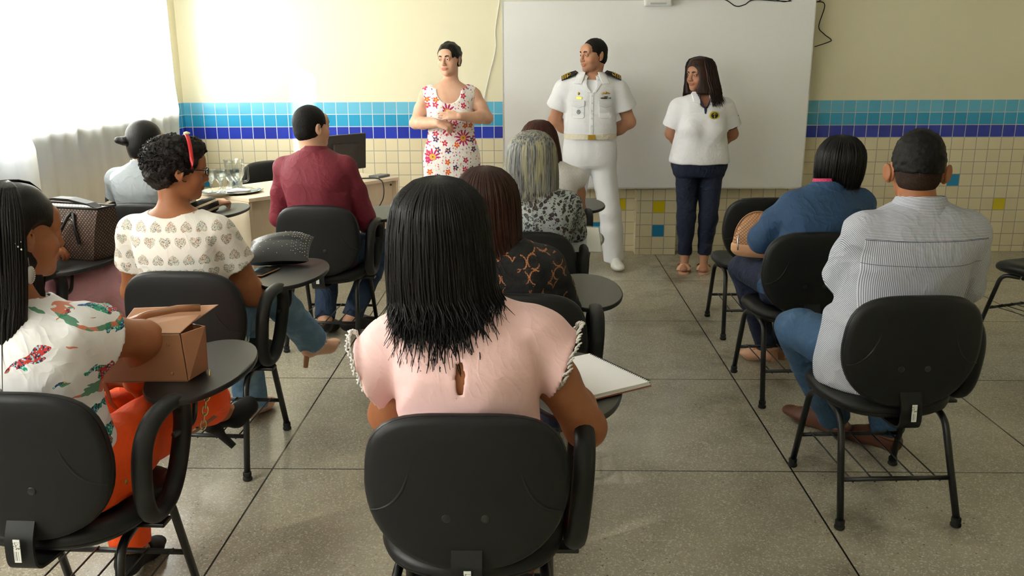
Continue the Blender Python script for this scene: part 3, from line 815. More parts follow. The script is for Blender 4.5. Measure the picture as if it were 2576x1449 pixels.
# ---------------------------------------------------------------- people: body builder and clothing helpers
A = lambda *v: np.array(v, float)
class Person:
    def __init__(s, key, label, loc, deg, **k):
        s.root = empty('person', (loc[0], loc[1], 0), math.radians(deg), label, 'person'); s.k = k; g = k.get
        s.male = g('male', False); s.sit = g('sit', True)
        b0 = g('b0', (0, .14)); b1 = g('b1', (0, .14)); z0 = g('z0', .455 if s.sit else .80); z1 = g('z1', 1.02)
        s.T = torso(dict(z0=z0, z1=z1, b0=b0, b1=b1, wx=g('wx', 1), wy=g('wy', 1), male=s.male, bend=g('bend', .02), **({'belly': k['belly']} if 'belly' in k else {})))
        s.z0, s.z1, s.b0, s.b1 = z0, z1, b0, b1
        sw = g('sw', .195 if s.male else .165); zz = z1-.078
        s.sh = {1: A(b1[0]+sw, b1[1], zz+g('tilt', 0)), -1: A(b1[0]-sw, b1[1], zz-g('tilt', 0))}
        s.el = {1: A(*g('elR')), -1: A(*g('elL'))}; s.wr = {1: A(*g('wrR')), -1: A(*g('wrL'))}
        if s.sit: d = dict(knR=(.12, .57, .525), knL=(-.12, .57, .525), anR=(.12, .55, .10), anL=(-.12, .55, .10), toR=(.14, .72, .03), toL=(-.14, .72, .03))
        else: d = dict(knR=(.10, .02, z0*.57), knL=(-.10, .02, z0*.57), anR=(.10, -.02, .095), anL=(-.10, -.02, .095), toR=(.13, .15, .03), toL=(-.13, .15, .03))
        q = lambda n: A(*g(n, d[n]))
        s.kn = {1: q('knR'), -1: q('knL')}; s.an = {1: q('anR'), -1: q('anL')}; s.to = {1: q('toR'), -1: q('toL')}
        hz = z0+(.085 if s.sit else .06)
        s.hp = {1: A(b0[0]+.088, b0[1]+(.02 if s.sit else 0), hz), -1: A(b0[0]-.088, b0[1]+(.02 if s.sit else 0), hz)}
        s.hc = A(*g('head')); s.hR = rotm(*[math.radians(v) for v in g('hrot', (0, 0, 0))]); s.hs = g('hs', 1.0)
        s.ar = g('ar', (.052, .042, .027)); s.lr = g('lr', (.082, .058, .052, .038))
    def arm(s, i):
        a, b, c = s.ar; sh, el, wr = s.sh[i], s.el[i], s.wr[i]; m = sh*.5+el*.5; m2 = el*.65+wr*.35
        return [cap(sh, m, a, a*.95), cap(m, el, a*.95, b*.97), cap(el, m2, b, b*1.02), cap(m2, wr, b*1.02, c)]
    def leg(s, i):
        a, b, c, d = s.lr; hp, kn, an = s.hp[i], s.kn[i], s.an[i]
        bk = np.cross(an-kn, A(1, 0, 0)); bk = bk/max(np.linalg.norm(bk), 1e-6); bk = bk*(-.018 if bk[1] > 0 else .018)
        m = kn*.68+an*.32+bk
        return [cap(hp, kn, a, b), cap(kn, m, b, c), cap(m, an, c, d)]
    def neck(s):
        r = .060 if s.male else .051
        return [cap((s.b1[0], s.b1[1]-.005, s.z1-.05), s.hc+s.hR@(A(0, -.028, -.06)*s.hs), r*1.08, r)]
    def build_body(s, mt, hands={}, h=.009, feet=True, tint=None, hf=.0045, name='body'):
        ops = [('u', [tl(s.T)], .02)]
        for i in (1, -1):
            ops.append(('u', [cap((s.b1[0], s.b1[1], s.z1-.045), s.sh[i], .05, s.ar[0]*.96)], .03))
            ops.append(('u', s.arm(i), .022)); ops.append(('u', s.leg(i), .02))
        if s.k.get('bust'):
            zb = s.z1-.235; 
            for i in (1, -1): ops.append(('u', [ell((s.b1[0]*.8+s.b0[0]*.2+i*.075, s.b1[1]+.085, zb), (.07, .06, .065))], .04))
        ops.append(('u', s.neck(), .03)); ops += head_prims(s.hc, s.hR, s.hs, s.male, s.k.get('jaw', 1.06 if s.male else 1.0))
        fine = [(s.hc-.125*s.hs, s.hc+.135*s.hs, hf)]
        for i in (1, -1):
            o = hands.get(i, {}); d = s.wr[i]-s.el[i]
            d = A(*o['d']) if 'd' in o else d
            ops += hand_prims(s.wr[i], d, o.get('n', (0, 0, 1)), i, o.get('curl', .45), .95 if not s.male else 1.05, thumb=o.get('thumb', .7))
            if o.get('fine'): fine.append((s.wr[i]-.12, s.wr[i]+.12, .0045))
            if feet:
                an, to = s.an[i], s.to[i]; ball = an*.28+to*.72; ball[2] = to[2]*.85+an[2]*.08
                ops += foot_prims(an, ball, to)
        ft = face_tint(s.hc, s.hR, s.hs, **(s.k.get('tint') or {}))
        ob = sdf_obj(name, ops, mt, s.root, h, fine, ft, 1)
        eyes(ob, s.hc, s.hR, s.hs, s.k.get('look', (0, 0)))
        s.body = ob; return ob
    def torso_cloth(s, infl=.010, hem=None, sleeves=1.0, cuffr=None, k=.02, top=None, extra=None, sl_infl=.008, flare=0, both=(1, -1), slv=None):
        """ops for a shirt; sleeves: fraction of the upper arm (0..1), 1..2 runs down the forearm"""
        e = extra
        t = [tl(s.T, infl, extra=e)]
        hs = []
        if hem is not None: hs.append(half((0, 0, hem), (0, 0, -1)))
        if top is not None: hs.append(half(*top))
        ops = [('u', clipf(t, *hs), k)]
        if s.k.get('bust'):
            for i in (1, -1): ops.append(('u', fat([ell((s.b1[0]*.8+s.b0[0]*.2+i*.075, s.b1[1]+.085, s.z1-.235), (.07, .06, .065))], infl), .045))
        for i in both:
            ops.append(('u', fat([cap((s.b1[0], s.b1[1], s.z1-.045), s.sh[i], .05, s.ar[0]*.96)], infl*.8), .03))
            if sleeves <= 0: continue
            sh, el, wr = s.sh[i], s.el[i], s.wr[i]; a, b, c = s.ar
            if sleeves <= 1:
                e_ = sh+(el-sh)*sleeves; n = el-sh; n = n/np.linalg.norm(n)
                ops.append(('u', clipf([cap(sh+n*.01, sh+n*.03, a+sl_infl*.6, a+sl_infl), cap(sh+n*.02, e_+n*.06, a+sl_infl, a+sl_infl+flare)], half(e_, n)), k*1.2))
            else:
                m2 = el*.65+wr*.35; n = wr-el; n = n/np.linalg.norm(n); e_ = el+(wr-el)*(sleeves-1)
                ops.append(('u', [cap(sh, sh*.5+el*.5, a+sl_infl, a+sl_infl*.9), cap(sh*.5+el*.5, el, a+sl_infl*.9, b+sl_infl)], k*1.2))
                ops.append(('u', clipf([cap(el, m2, b+sl_infl, b+sl_infl), cap(m2, wr+n*.05, b+sl_infl, c+sl_infl)], half(e_, n)), k))
        return ops
    def collar(s, mt, h=.035, r=.070, thick=.006, fold=True, gap=0, name='collar', tiltf=.35, z=0, drop=.02):
        """standing/folded collar ring around the neck base"""
        b = B(); n = 40; c = A(s.b1[0], s.b1[1]+.004, s.z1+.006+z)
        def pt(th, rr, zz): return Vector((c[0]+rr*math.sin(th), c[1]-rr*math.cos(th)*.95, c[2]+zz-.0*0+(-(1-math.cos(th))*.5*h*tiltf*2)))
        prof = [(r, -.012), (r-.004, h*.5), (r-.010, h), (r-.004, h+.003), (r+.010, h*.45), (r+.020, -drop)] if fold else [(r, -.012), (r-.006, h), (r-.011, h), (r-.006, -.012)]
        a0 = gap; rings = []
        for i in range(n+1):
            th = -PI+a0+(2*PI-2*a0)*i/n
            rings.append([pt(th, q, z_) for q, z_ in prof]+([pt(th, r+.013, -drop), pt(th, r+.003, h*.4)] if fold else []))
        b.rings(rings, cap=True)
        return b.build(name, mt, s.root, auto=60)
    def trousers(s, infl=.009, waist=None, hem=(0, 0), k=.022, flare=0, ex=.0):
        ops = [('u', clipf([tl(s.T, infl)], half((0, 0, waist if waist else s.z0+.14), (0, 0, 1))), k)]
        a, b, c, d = s.lr
        for i in (1, -1):
            hp, kn, an = s.hp[i], s.kn[i], s.an[i]; n = an-kn; L = np.linalg.norm(n); n = n/L
            hm = an+n*(-hem[0 if i == 1 else 1]); lg = s.leg(i); ops.append(('u', clipf(fat(lg[1:], infl*.8), half(hm, n)), k))
            ops.append(('u', fat(lg[:1], infl), k))
            ops.append(('u', clipf([cap(kn, kn*.6+an*.4, b+infl, c+infl+ex), cap(kn*.6+an*.4, an+n*.04, c+infl+ex, d+infl+flare)], half(hm, n)), k))
        return ops
def hair_levels(name, mt, P_, levels, n=220, th=(-2.3, 2.3), r=.0045, seed=1, jit=.012, lenj=.04, flick=.015, c=None, back=0, vol=True, cut=None, part=0, ang=0, h=.007, wave=.0, tipr=.12, extra=None):
    """long hair: a soft volume under many separate locks. levels = (rx, ry, z, dx, dy) about the head centre, top first"""
    rn = random.Random(seed); c = P_.hc if c is None else A(*c); lv = [A(*l) for l in levels]; parent = P_.root
    b = B(); ca, sa = math.cos(ang), math.sin(ang)
    for q in range(n):
        t0 = th[0]+(th[1]-th[0])*rn.random(); jr = 1+rn.uniform(-1, 1)*jit*4; dl = rn.uniform(-1, .35)*lenj; out = rn.gauss(0, 1)*flick; tw = rn.gauss(0, .05); wp = rn.uniform(0, 6)
        pts = []
        K = len(lv)
        for i, l in enumerate(lv):
            f = i/(K-1); t = t0+tw*f; x = l[0]*jr*math.sin(t); y = -l[1]*jr*math.cos(t)
            zz = l[2]+dl*max(0, (f-.35))*1.5
            if i == K-1: x += out*math.sin(t)+rn.gauss(0, flick*.5); y -= out*math.cos(t)
            if wave: x += wave*math.sin(zz*38+wp)*f; y += wave*math.cos(zz*33+wp)*f
            xx, yy = x*ca-y*sa, x*sa+y*ca
            pts.append(Vector((c[0]+l[3]+xx, c[1]+l[4]+yy, c[2]+zz)))
        sp = []
        for i in range(K-1):
            p0 = pts[max(i-1, 0)]; p1 = pts[i]; p2 = pts[i+1]; p3 = pts[min(i+2, K-1)]
            for kk in range(2):
                t = kk/2; sp.append(.5*((2*p1)+(-p0+p2)*t+(2*p0-5*p1+4*p2-p3)*t*t+(-p0+3*p1-3*p2+p3)*t**3))
        sp.append(pts[-1]); m = len(sp); rr = r*rn.uniform(.6, 1.3)
        b.tube(sp, rr, 4, rs=[rr*(1 if i < m*.62 else max(tipr, 1-(i-m*.62)/(m*.38)*(1-tipr))) for i in range(m)], flat=1.7)
    ops = []
    if vol:
        L = lv[:-1] if len(lv) > 4 else lv
        L = sorted(L, key=lambda l: l[2]); zs = [c[2]+l[2] for l in L]
        ops.append(('u', [loft(zs, [c[0]+l[3] for l in L], [c[1]+l[4] for l in L], [max(l[0]*.97, .01) for l in L], [max(l[1]*.97, .01) for l in L], 2.0, ang)], .01))
        if extra: ops += extra
        if cut: ops += cut
        V, Q = Field(ops, h).mesh(); nv = len(b.v)
        b.v += [tuple(v) for v in V]; b.f += [tuple(int(i)+nv for i in f) for f in Q]; b.mi += [0]*len(Q)
    me = bpy.data.meshes.new(name); me.from_pydata(b.v, [], b.f); me.update()
    return link(name, me, mt, parent)
def face_cut(P_, w=.062, front=.02, zlo=-.14, zhi=.065, deep=.03):
    """removes the face window out of a hair volume"""
    c, R, s = P_.hc, P_.hR, P_.hs; T = lambda p: c+R@(np.array(p)*s)
    return [('s', [ell(T((0, .085+front, (zlo+zhi)/2)), A(w, .085-deep+.03, (zhi-zlo)/2)*s, R), cap(T((0, .12, -.02)), T((0, .10, -.13)), w*.8*s)], .012)]
def short_hair(P_, mt, thick=.010, line=None, name='hair', rough=.003, freq=70, seed=3, nape=-.055, extra=None, h=.005, temple=.035, top=.010):
    """cropped hair following the skull; line = height of the front hairline"""
    c, R, s = P_.hc, P_.hR, P_.hs; T = lambda p: c+R@(np.array(p)*s)
    E = lambda p, r: ell(T(p), np.array(r)*s, R)
    ops = [('u', [E((0, -.016, .030), (.075+thick, .094+thick, .084+thick+top*.5)), E((0, -.040, -.020), (.066+thick*.7, .066+thick*.8, .062))], .015)]
    if extra: ops += extra
    ln = .078 if line is None else line
    ops.append(('s', [E((0, .118, ln-.105), (.074, .085, .105)), E((.088, .048, -.035), (.034, .040, .070)), E((-.088, .048, -.035), (.034, .040, .070))], .01))
    ops.append(('s', [E((.100, -.010, -.022), (.034, .028, .052)), E((-.100, -.010, -.022), (.034, .028, .052)), E((0, -.03, nape-.075), (.14, .14, .065))], .008))
    ops.append(('d', lambda X, Y, Z: rough*(np.sin(freq*X+3*np.sin(freq*.6*Z+seed))*np.sin(freq*Y+2*np.sin(freq*.5*X))+.6*np.sin(freq*1.7*Z+2*np.sin(freq*X))), 0))
    return sdf_obj(name, ops, mt, P_.root, h)
def shoe(name, mt, P_, i, heel=0, r=.036, toe_r=.030, thick=.006, cut=True, hz=None, op=True):
    an, to = P_.an[i], P_.to[i]; ball = an*.28+to*.72; ball[2] = to[2]*.85+an[2]*.08
    ops = [(o[0], fat(o[1], thick), o[2]) for o in foot_prims(an, ball, to)]
    ops.append(('i', half(an-A(0, 0, .010), (0, -.15, 1)), 0))
    ops.append(('i', half((0, 0, .004), (0, 0, -1)), 0) if heel == 0 else ('i', lambda X, Y, Z: -1.0+0*X+0*Y+0*Z, 0))
    return sdf_obj(name, ops, mt, P_.root, .006)
# ---------------------------------------------------------------- materials of skin, hair and clothes
SK_fair = skin('skin_fair', '#dcb096'); SK_off = skin('skin_tan', '#c08f72'); SK_polo = skin('skin_warm_brown', '#a97a60')
SK_brown = skin('skin_brown', '#a06845'); SK_dark = skin('skin_deep_brown', '#85523a'); SK_lt = skin('skin_light', '#d0a286')
H_black = hairmat('hair_black', '#060505', '#151110', (420, 420, 7), rough=.42); H_brown = hairmat('hair_dark_brown', '#1c0d09', '#3c1c12', (420, 420, 7), rough=.42)
H_aub = hairmat('hair_auburn', '#260d0a', '#4a1d14', (420, 420, 7), rough=.42); H_bb = hairmat('hair_brown_highlight', '#120b0a', '#2c180e', (300, 300, 6), streak='#3d2011', rough=.45)
H_grey = hairmat('hair_grey_streaked', '#303136', '#9b9c99', (170, 170, 3.5), rough=.42, streak='#a9a285'); H_short = hairmat('hair_cropped', '#070505', '#130f0d', (220, 220, 120), .65)
H_curl = hairmat('hair_curly', '#0c0a09', '#221a16', (120, 120, 120), .6, bump=1)
W_uni = fabric('uniform_white', '#e2e3e8', .7, nz=.01, fo_=1.1); W_polo = fabric('polo_white', '#e6e6ec', .75, nz=.015, fo_=2)
F_maroon = fabric('maroon_cotton', '#6d1226', .75); F_blue = fabric('dark_blue_cotton', '#274668', .8, fo_=5); F_vest = fabric('grey_waistcoat', '#7f8589', .85)
F_pink = fabric('pale_pink_crepe', '#f0c6c4', .75, nz=.02, fo_=1.6); F_orange = fabric('orange_linen', '#ff560c', .8); F_mauve = fabric('mauve_cotton', '#d6a0a9', .85)
D_navy = denim('dark_denim', '#0f1730', '#1b2748', .25); D_blue = denim('blue_denim', '#23405f', '#4a6c8c', .6); D_light = denim('light_denim', '#466a8a', '#86a5ba', .8); D_dk = denim('mid_denim', '#1a2c46', '#2c4460', .4)
L_white = flat('white_leather', '#e3e1dc', .35, nz=.02); L_black = flat('black_leather', '#121112', .4); L_nude = flat('nude_leather', '#d3a283', .4); L_brown = flat('brown_leather', '#5a3220', .5); L_suede = flat('black_suede', '#0e0d0e', .9); L_wood = flat('stacked_heel', '#a97a58', .5)

def stripes_mat():
    m = Mt('striped_shirting'); x, y, z = m.xyz()
    P_ = .0056
    hz = (((z+y*.35)/P_).fract() > .5); vt = ((x/P_).fract() > .5); sl = ((((x+z*.8))/P_).fract() > .5)
    yoke = z > 1.0; side = (x-.075).abs() > .215
    f = m.mix(yoke, vt, hz); f = m.mix(side, f, sl)
    n = m.noise(500, 2)
    seam = ((z-1.0).abs() < .0022).max((z-.915).abs() < .0014)*(1-side)
    c = m.mix(f, lin('#cdced5'), lin('#787c8c')); c = m.mix(seam*.8, c, lin('#54586a'))
    return m.out(c, .8, (folds(m)*4, .8, .0016))
F_stripe = stripes_mat()
def flower_mat():
    m = Mt('floral_print'); x, y, z = m.xyz(); v0 = m.vec(x+y*.25, z, 0)
    def layer(scale, seed, petals, inner, outer, sharp):
        v = m.vec((x+y*.25)*scale+seed, z*scale+seed*1.7, seed)
        n = m.nt.nodes.new('ShaderNodeTexVoronoi'); n.voronoi_dimensions = '2D'; m.put(n.inputs['Vector'], v); n.inputs['Scale'].default_value = 1; n.inputs['Randomness'].default_value = .75
        px, py, _ = m.xyz(S(m, n.outputs['Position'])); vx, vy, _ = m.xyz(v); dx = vx-px; dy = vy-py
        r = (dx*dx+dy*dy).sqrt(); a = m.math('ARCTAN2', dy, dx); cx, cy, cz = m.xyz(S(m, n.outputs['Color']))
        w_ = (a*petals+cx*6).sin()*.5+.5
        rad = (w_.pow(sharp))*(outer-inner)+inner
        return r, rad, (cx, cy, cz), (r < inner*.9)
    c = lin('#ece7e3')
    lns = (m.noise(38, 2)-.5).abs() < .011
    c = m.mix(lns*.5, c, lin('#8d93ab'))
    r, rad, (a, b_, d), inn = layer(38, 3.1, 2, .10, .24, 1)
    k = (r < rad)*(a > .35); cc = m.mix(b_ > .45, lin('#e0561f'), lin('#c2276a')); cc = m.mix(b_ > .75, cc, lin('#3c2a5e')); cc = m.mix(b_ > .88, cc, lin('#e3a53b'))
    c = m.mix(k, c, cc)
    r, rad, (a, b_, d), inn = layer(15, 7.7, 5, .16, .34, .6)
    k = (r < rad)*(a > .45); cc = m.mix(b_ > .4, lin('#e05a22'), lin('#bf2465')); cc = m.mix(b_ > .7, cc, lin('#47306b')); cc = m.mix(r < .09, cc, lin('#e6b64a'))
    c = m.mix(k, c, cc)
    r, rad, (a, b_, d), inn = layer(7.5, 1.3, 11, .15, .47, .7)
    k = (r < rad)*(a > .6); cc = m.mix(r < .17, lin('#b81f63'), lin('#dba13e')); cc = m.mix(r < .04, cc, lin('#5a4632'))
    c = m.mix(k, c, cc)
    return m.out(c, .8)
F_floral = flower_mat()
def leopard_mat():
    m = Mt('leopard_print'); x, y, z = m.xyz(); w_ = m.noise(14, 2, col=True)
    wx, wy, wz = m.xyz(w_); v = m.vec(x+wx*.05, y*.6+wy*.03, z+wz*.06); sm2 = m.voro(78, v)
    big = m.voro(44, v); small = m.voro(95, v); reg = m.noise(5.5, 2).ss(.47, .53)
    c1 = m.mix(big < .43, lin('#9a9f9e'), lin('#241a1c')); c1 = m.mix((big < .24), c1, lin('#4a3436')); c1 = m.mix((sm2 < .36)*(big > .52), c1, lin('#2a2022'))
    c2 = m.mix(small < .52, lin('#9da3a2'), lin('#17161a'))
    c = m.mix(reg, c1, c2); lt = m.noise(22, 3).ss(.55, .7)*.4
    c = m.mix(lt*(big > .42), c, lin('#b9bdba'))
    return m.out(c, .6, (folds(m)*3.5, .8, .0016))
F_leo = leopard_mat()
def heart_mat():
    m = Mt('heart_print'); x, y, z = m.xyz(); s = .060
    row = (z/s).floor(); off = (row*.5).fract()*s*.9
    u = ((x+y*.4+off)/s).fract()-.5; v = ((z)/s).fract()-.5
    flip = m.wn(m.vec(((x+y*.4+off)/s).floor(), row, 1)) > 2
    rowp = ((row*.5).fract() > .2)*2-1
    uu = u*2.5; vv = v*rowp*2.6+.1
    q = uu*uu+vv*vv-.62; hrt = (q*q*q-uu*uu*vv*vv*vv*1.2) < 0
    sp = m.voro(430, out=1); sr, sg, sb = m.xyz(sp)
    cc = m.mix(sr > .45, lin('#dcdcd2'), lin('#a9b8a6')); cc = m.mix(sg > .80, cc, lin('#e39a78')); cc = m.mix(sb > .88, cc, lin('#77404a')); cc = m.mix((sr*sg) > .72, cc, lin('#4a4e80'))
    c = m.mix(hrt*.95, lin('#e9e3dc'), cc)
    return m.out(c, .8, (folds(m)*2.5, .8, .0016))
F_heart = heart_mat()
def parrot_mat():
    m = Mt('parrot_print'); x, y, z = m.xyz(); w_ = m.noise(9, 3, col=True); wx, wy, wz = m.xyz(w_)
    v = m.vec((x+z*.55+wx*.12)*7, y*4, (z-x*.55+wz*.12)*14)
    n = m.noise(1.05, 2.5, v=v); k = (n > .585)
    det = m.voro(240, m.vec(x*1.3, y, z), out=1); r, g, b_ = m.xyz(det)
    hue = m.noise(13, 2)
    cc = m.mix(hue.ss(.42, .5), lin('#1f5f9a'), lin('#1e9a72')); cc = m.mix(hue.ss(.54, .58), cc, lin('#c8322a')); cc = m.mix(hue < .38, cc, lin('#e0a23a'))
    cc = m.mix(r > .68, cc, lin('#1b2450')); cc = m.mix(g > .82, cc, lin('#9ad0d8'))
    c = m.mix(k, lin('#e6e4e6'), cc)
    v2 = m.vec((x-z*.5+wx*.06)*5, y*3, (z+x*.4+wy*.08)*34); n2 = m.noise(1, 2, v=v2)
    c = m.mix((n2 > .655)*.9, c, m.mix(hue > .5, lin('#2c7d5a'), lin('#d06a40')))
    return m.out(c, .75, (folds(m)*3, .8, .0016))
F_parrot = parrot_mat()
def lace_mat(name, dark, under, scale=1.0):
    m = Mt(name); x, y, z = m.xyz(); s = .050*scale
    u = ((x+y*.3)/s).fract()-.5; row = (z/s).floor(); v = (z/s).fract()-.5; r = (u*u+v*v).sqrt(); a = m.math('ARCTAN2', v, u)
    ring = ((r-(a*8).sin().abs()*.03-.44).abs() < .05)*(m.voro(380/scale) > .42)
    dots = (m.voro(330/scale) < .16)*(r > .2)
    msk = m.noise(14, 2) > .50
    k = (ring*msk).max(dots*msk)
    return m.out(m.mix(k, lin(dark), lin(under)), .85, (m.voro(420/scale), .5, .002))
F_lace = lace_mat('black_lace', '#0f0e11', '#b9764a'); F_wlace = lace_mat('white_lace', '#dcd9d6', '#ccc7c4', .45)
def vest_sleeve_mat():
    m = Mt('black_cream_stripes'); x, y, z = m.xyz(); k = ((z*.92-x*.35)/.042).fract() < .3
    return m.out(m.mix(k, lin('#151416'), lin('#cdbf9f')), .8)
F_vs = vest_sleeve_mat()

# ================================================================= standing presenters
def rows_of(P_): return P_
p = Person('floral', 'woman in a sleeveless white floral dress with clasped hands, standing before the tiled wall', (-.605, 6.6), 180, sit=False, z0=.80, z1=1.435, wx=1.10, wy=1.08, bust=1, sw=.175,
           b0=(0, 0), b1=(0, 0), elR=(.262, .0, 1.155), elL=(-.272, .02, 1.19), wrR=(.075, .205, 1.165), wrL=(-.085, .225, 1.215), head=(-.0, .02, 1.612), hrot=(-20, 0, 2), hs=.99, ar=(.051, .043, .028), jaw=1.12,
           tint=dict(lips=(.85, .55, .55), cheeks=(1, .86, .82)), look=(math.radians(-12), 0))
p.build_body(SK_fair, hf=.003, hands={1: dict(d=(-.95, .18, -.28), n=(.15, .55, .85), curl=.75, fine=1), -1: dict(d=(.97, .10, .10), n=(0, .75, .66), curl=.18, fine=1)})
brows(p.body, p.hc, p.hR, p.hs, H_bb)
fl = p.torso_cloth(.009, None, 0, top=((0, 0, 1.405), (0, 0, 1)))
fl += [('u', [loft([.42, .60, .80, .90, 1.0], [0]*5, [0, 0, .0, .0, .0], [.215, .215, .208, .200, .175], [.150, .152, .150, .146, .13], 2.2)], .03),
       ('u', [cap((i*.140, .0, 1.385), (i*.140, .01, 1.35), .046, .055, 1, None) for i in (1, -1)], .02),
       ('s', [ell((0, .13, 1.415), (.098, .14, .115)), ell((0, -.10, 1.47), (.10, .1, .1))], .008),
       ('s', [ell((i*.262, .0, 1.335), (.076, .2, .105)) for i in (1, -1)], .008)]
fl.append(('d', wrinkle(4, .003, 18, (1, 1, .35)), 0))
sdf_obj('floral_dress', fl, F_floral, p.root, .007, smooth=1)
ex = lambda q: [('u', [ell(q.hc+q.hR@A(0, -.105, .0), (.042, .035, .042))], .02)]
short_hair(p, H_black, .012, .072, extra=ex(p), h=.0055, nape=-.04)
for i in (1, -1):
    e = p.hc+p.hR@A(i*.082, -.008, -.045); B().tube([e+A(.006*math.cos(a), 0, .006*math.sin(a)) for a in np.linspace(0, 6.28, 12)[:-1]], .0015, 6, closed=True).build('earring', M_gold, p.root, smooth=True)
for i in (1, -1): shoe('shoe', L_nude, p, i)

# naval officer
p = Person('officer', 'man in a white short-sleeved naval uniform standing before the whiteboard', (.445, 6.80), 180, male=True, sit=False, z0=.82, z1=1.475, wx=1.06, wy=1.0, belly=.012, sw=.195,
           b0=(.0, 0), b1=(0.0, 0), elR=(.272, -.05, 1.155), elL=(-.305, -.05, 1.14), wrR=(.09, -.17, 1.02), wrL=(-.10, -.18, 1.0), head=(-.012, .03, 1.638), hrot=(-56, 0, 0), hs=1.04, ar=(.056, .047, .031),
           knR=(.12, .02, .46), knL=(-.165, .02, .46), anR=(.135, -.02, .095), anL=(-.205, -.02, .095), toR=(.16, .15, .035), toL=(-.235, .15, .035), lr=(.09, .064, .056, .042),
           tint=dict(lips=(.86, .62, .6), cheeks=(1, .86, .80), beard=(.80, .80, .82)), look=(0, 0))
p.build_body(SK_off, hf=.003, hands={1: dict(d=(-1, 0, -.2), n=(0, -1, 0), curl=.5), -1: dict(d=(1, 0, -.2), n=(0, -1, 0), curl=.5)})
brows(p.body, p.hc, p.hR, p.hs, H_short)
o = p.torso_cloth(.020, 1.045, .60, flare=.03, sl_infl=.020)
o += [('u', clipf([loft([1.03, 1.06, 1.12, 1.2], [0]*4, [.0]*4, [.168, .185, .192, .19], [.125, .148, .152, .14], 2.3)], half((0, 0, 1.04), (0, 0, -1))), .02),
      ('s', [ell((0, .105, 1.435), (.045, .075, .065)), cap((0, .02, 1.44), (0, .03, 1.6), .066)], .004), ('d', wrinkle(7, .0045, 15, (1, 1, .7)), 0)]
SHO = o; shirt = sdf_obj('uniform_shirt', o, W_uni, p.root, .008, smooth=1)
sdf_obj('undershirt', [('u', clipf([tl(p.T, .004)], half((0, 0, 1.3), (0, 0, -1)), half((0, .0, 1.436), (0, -.35, 1))), .01)], W_uni, p.root, .008)
# open camp collar lying on the shirt
for i in (1, -1):
    patch('collar_leaf', SHO, [(i*.040, 1.53), (i*.100, 1.53), (i*.132, 1.432), (i*.075, 1.428)], W_uni, p.root, .011)
    patch('lapel', SHO, [(i*.040, 1.470), (i*.080, 1.440), (i*.034, 1.372), (i*.003, 1.368)], W_uni, p.root, .006)
patch('button_placket', SHO, [(-.016, 1.37), (.016, 1.37), (.016, 1.05), (-.016, 1.05)], W_uni, p.root, .0025)
p.collar(W_uni, .036, .076, gap=1.15, drop=.012, tiltf=.2)
# trousers, belt, buckle, insignia
t = p.trousers(.016, 1.05, (-.035, -.035), flare=.022, ex=.014); t += [('u', clipf([loft([.8, .87, .95, 1.02, 1.05], [0]*5, [0, 0, 0, 0, 0], [.175, .200, .194, .176, .170], [.11, .135, .135, .128, .126], 2.3)], half((0, 0, 1.04), (0, 0, 1))), .03), ('d', wrinkle(3, .002, 12, (1, 1, .25)), 0)]
sdf_obj('white_trousers', t, W_uni, p.root, .008, smooth=1)
b = B(); rg = []
for k in range(48):
    a = 2*PI*k/48; c_, s_ = math.cos(a), math.sin(a); q = (abs(c_)**2.3+abs(s_)**2.3)**(-1/2.3); 
    rg.append([Vector((c_*q*(.196+o_), s_*q*(.152+o_), z_)) for o_, z_ in ((0, 1.025), (.006, 1.025), (.006, 1.062), (0, 1.062))])
rg.append(rg[0]); b.rings(rg, cap=False); bl = b.build('belt', fabric('cream_webbing', '#d9d2bd', .7), p.root, auto=40)
B().box((-.0, .162, 1.043), (.058, .008, .036)).build('buckle', M_gold, bl, bevel=.003)
for k in range(5):
    z = 1.345-.052*k*1.05; yb = fy(shirt, 0, z)+.003; B().lathe([(.006, 0), (.006, .003), (.001, .0035)], (.0, yb-.001, z), 12, M=Matrix.Rotation(-PI/2, 3, 'X')).build('button', M_whitepl, p.root, smooth=True)
for x, w_ in ((.100, .047), (-.105, .052)):
    patch('pocket', SHO, [(x-w_, 1.295), (x+w_, 1.295), (x+w_, 1.19), (x+w_*.7, 1.178), (x-w_*.7, 1.178), (x-w_, 1.19)], W_uni, p.root, .004)
    patch('pocket_flap', SHO, [(x-w_*1.05, 1.312), (x+w_*1.05, 1.312), (x+w_*1.05, 1.272), (x, 1.254), (x-w_*1.05, 1.272)], W_uni, p.root, .008)
RB = Matrix.Rotation
B().box((.095, fy(shirt, .095, 1.33)+.004, 1.330), (.042, .005, .020), M=RB(-.28, 3, 'Z')@RB(-.12, 3, 'Y')).build('name_plate', M_gold, p.root, bevel=.001)
B().lathe([(.010, 0), (.010, .003), (.006, .005), (.001, .005)], (.098, fy(shirt, .098, 1.362)-.001, 1.362), 14, M=RB(-PI/2, 3, 'X')).build('gold_pin', M_gold, p.root, smooth=True)
YQ = fy(shirt, .098, 1.228)+.007; bb = B(); bb.tube([(.098+.012*math.cos(a), YQ, 1.228+.014*math.sin(a)) for a in np.linspace(0, 6.28, 20)[:-1]], .0022, 6, closed=True); bb.tube([(.092, YQ, 1.222), (.104, YQ, 1.234)], .002, 6); bb.tube([(.104, YQ, 1.222), (.096, YQ, 1.236)], .002, 6)
bb.build('round_badge', flat('grey_badge', '#6f7478', .4), p.root, smooth=True)
WY = lambda x: fy(shirt, x, 1.364)+.003
bb = B(); bb.tube([(x_, WY(x_), z_) for x_, z_ in ((-.072, 1.360), (-.085, 1.366), (-.104, 1.360), (-.122, 1.366), (-.134, 1.360))], .0042, 8); bb.lathe([(.006, 0), (.007, .003), (.002, .005)], (-.104, WY(-.104)-.001, 1.369), 10, M=RB(-PI/2, 3, 'X')); bb.build('wing_badge', M_gold, p.root, smooth=True)
